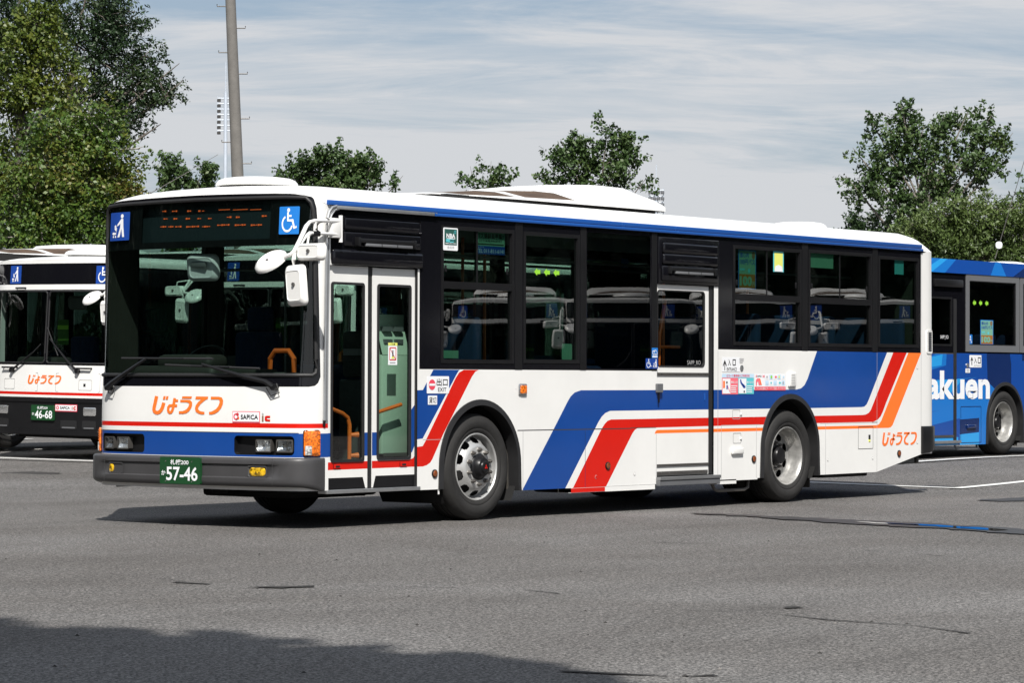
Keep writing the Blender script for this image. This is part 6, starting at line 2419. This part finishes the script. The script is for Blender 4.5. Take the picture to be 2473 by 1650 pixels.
tree('poplar_tree', 'small sparse poplar top just in front of the low nose of the roof air conditioner', 100, 1110, [(1085, 412, 24, 20), (1125, 402, 25, 20), (1155, 412, 18, 18), (1110, 432, 45, 12)], L_POP, 0.14, 16, twig=0.45, up=.7, spread=0.09, trunk_r=.14, group=POPG, shell=0.3)
tree('poplar_tree', 'upright poplar with two tops behind the white roof unit', 98, 1370, [(1300, 352, 42, 36), (1275, 400, 30, 30), (1335, 385, 50, 45), (1390, 330, 42, 30), (1410, 365, 42, 40), (1400, 410, 60, 32), (1440, 400, 26, 26), (1465, 432, 28, 14), (1300, 425, 50, 18)], L_POP, 0.14, 19, twig=0.5, up=.9, spread=0.09, trunk_r=.26, group=POPG, shell=0.3)
tree('poplar_tree', 'large spreading poplar with bare pale limbs showing, standing behind the willow', 84, 2110, [(2010, 298, 22, 22), (2050, 315, 42, 34), (2075, 282, 20, 26), (2110, 320, 55, 42), (2160, 300, 30, 26), (2205, 295, 42, 34), (2252, 300, 26, 32), (2250, 345, 48, 40), (2290, 345, 26, 20), (1985, 372, 45, 22), (2040, 380, 55, 36), (2130, 385, 65, 40), (2215, 390, 55, 34), (2270, 395, 38, 16), (1970, 440, 44, 18), (2030, 440, 55, 28), (2110, 450, 60, 34), (2050, 480, 42, 22), (2080, 510, 50, 30), (2180, 450, 50, 26)], L_POP, 0.125, 24, twig=0.48, up=.55, spread=0.085, trunk_r=.34, barkm=mat('poplar_bark', (.17, .155, .13), .85, var=.3), group=POPG, shell=0.3)
tree('poplar_tree', 'low dark poplar tops beside the rear roof vent of the striped bus', 105, 1965, [(1965, 508, 20, 16), (1945, 525, 36, 12), (1990, 525, 30, 14), (2020, 520, 22, 20)], L_DARK, 0.15, 18, twig=0.5, up=1.0, spread=0.1, trunk_r=.12, group=POPG)
tree('poplar_tree', 'leafy poplar tip showing past the antenna of the blue bus', 90, 2362, [(2356, 428, 14, 12), (2375, 460, 24, 30)], L_POP, 0.13, 22, twig=0.4, up=.6, spread=0.09, trunk_r=.12, group=POPG)
tree('willow_tree', 'pale green willow with hanging twigs behind the blue bus', 68, 2230, [(2230, 478, 80, 30), (2150, 500, 70, 34), (2310, 485, 60, 36), (2110, 540, 60, 32), (2190, 540, 90, 44), (2290, 545, 90, 50), (2360, 530, 50, 60), (2160, 580, 100, 40), (2280, 600, 110, 40), (2370, 600, 60, 50)], L_WIL, 0.105, 75, twig=0.5, up=-.15, droop=.55, spread=0.08, trunk_r=.25, asp=.34, shell=0.3)

# a low hedge line far behind the lot
hp, hn, hs_ = [], [], []
for _ in range(26000):
    u_ = rng.random()
    q = at(-500 + 3600 * u_, 900, 88 + 10 * rng.random())
    hgt = 2.4 + .9 * math.sin(u_ * 37) + .6 * math.sin(u_ * 91 + 1)
    hp.append((q[0], q[1], .15 + hgt * rng.random() ** .8))
    hn.append(rng.normal(size=3) + np.array([-.5, -.5, .6]))
    hs_.append(.30 * rng.uniform(.6, 1.3))
hd = leaf_cloud('hedge', None, np.array(hp), np.array(hn), np.array(hs_), L_DARK)
tag(hd, 'dark green hedge line far behind the parked buses', 'hedge', None, 'stuff')


# trees outside the picture that shade its lower left corner and show dark in the glass
def crown_at(name, label, c, rad, n, size, leafm):
    root = empty(name, (c[0], c[1], 0))
    tag(root, label, 'tree', 'trees behind the camera')
    v = rng.normal(size=(n, 3))
    v /= np.linalg.norm(v, axis=1, keepdims=True)
    lump = 1 + .035 * np.sin(v[:, :1] * 6 + c[0]) + .05 * np.sin(v[:, 1:2] * 9 + c[1])
    p = v * (rng.random((n, 1)) ** .4) * np.array(rad) * lump
    p[:, 2] += c[2]
    w = MB()
    w.tube([(c[3] if len(c) > 3 else 0, c[4] if len(c) > 3 else 0, 0), (0, 0, c[2] - rad[2] * .6), (0, 0, c[2])], [.3, .22, .1], BARK, 8)
    w.build('trunk', root)
    leaf_cloud('crown', root, p, v + rng.normal(size=(n, 3)) * .6, size * rng.uniform(.7, 1.3, n), leafm)
    return root


SH = 'broad shade tree standing out of view beside the camera'
crown_at('shade_tree', SH, (-18.3, -11.85, 9.0), (3.0, 3.5, 2.4), 15000, .55, L_YEL)
crown_at('shade_tree', SH, (-18.65, -15.0, 10.6, -2.5, 1.5), (2.9, 2.6, 2.4), 14000, .55, L_YEL)
crown_at('shade_tree', SH, (-22.4, -13.5, 12.5), (5.5, 6.0, 3.2), 14000, .6, L_YEL)
L_PINE = leaf_mat('pine_leaf', [(.008, .018, .009), (.012, .028, .013), (.016, .034, .016)], .15)
base_t = crown_at('park_tree', 'tall dark tree standing out of view round the lot, mirrored in bus glass', (-34, 16, 6.0), (6.5, 6.5, 6.2), 40000, .45, L_PINE)
for x, y, s_ in ((-40, 4, 1.2), (-36, 27, 1.3), (-46, -10, 1.3), (-30, 36, 1.3), (-22, 42, 1.3), (-40, 45, 1.6), (-13, 46, 1.2), (-30, 54, 1.6), (-3, 50, 1.2), (8, 50, 1.1), (-18, 58, 1.6), (-50, 30, 1.6), (38, -31, 1.25), (45, -25, 1.3), (52, -19, 1.25), (32, -37, 1.2), (58, -12, 1.2), (40, -38, 1.5), (52, -30, 1.5)):
    c_ = copy_tree(base_t)
    c_.location = (x, y, 0)
    c_.rotation_euler = (0, 0, x * .7)
    c_.scale = (s_, s_, s_)
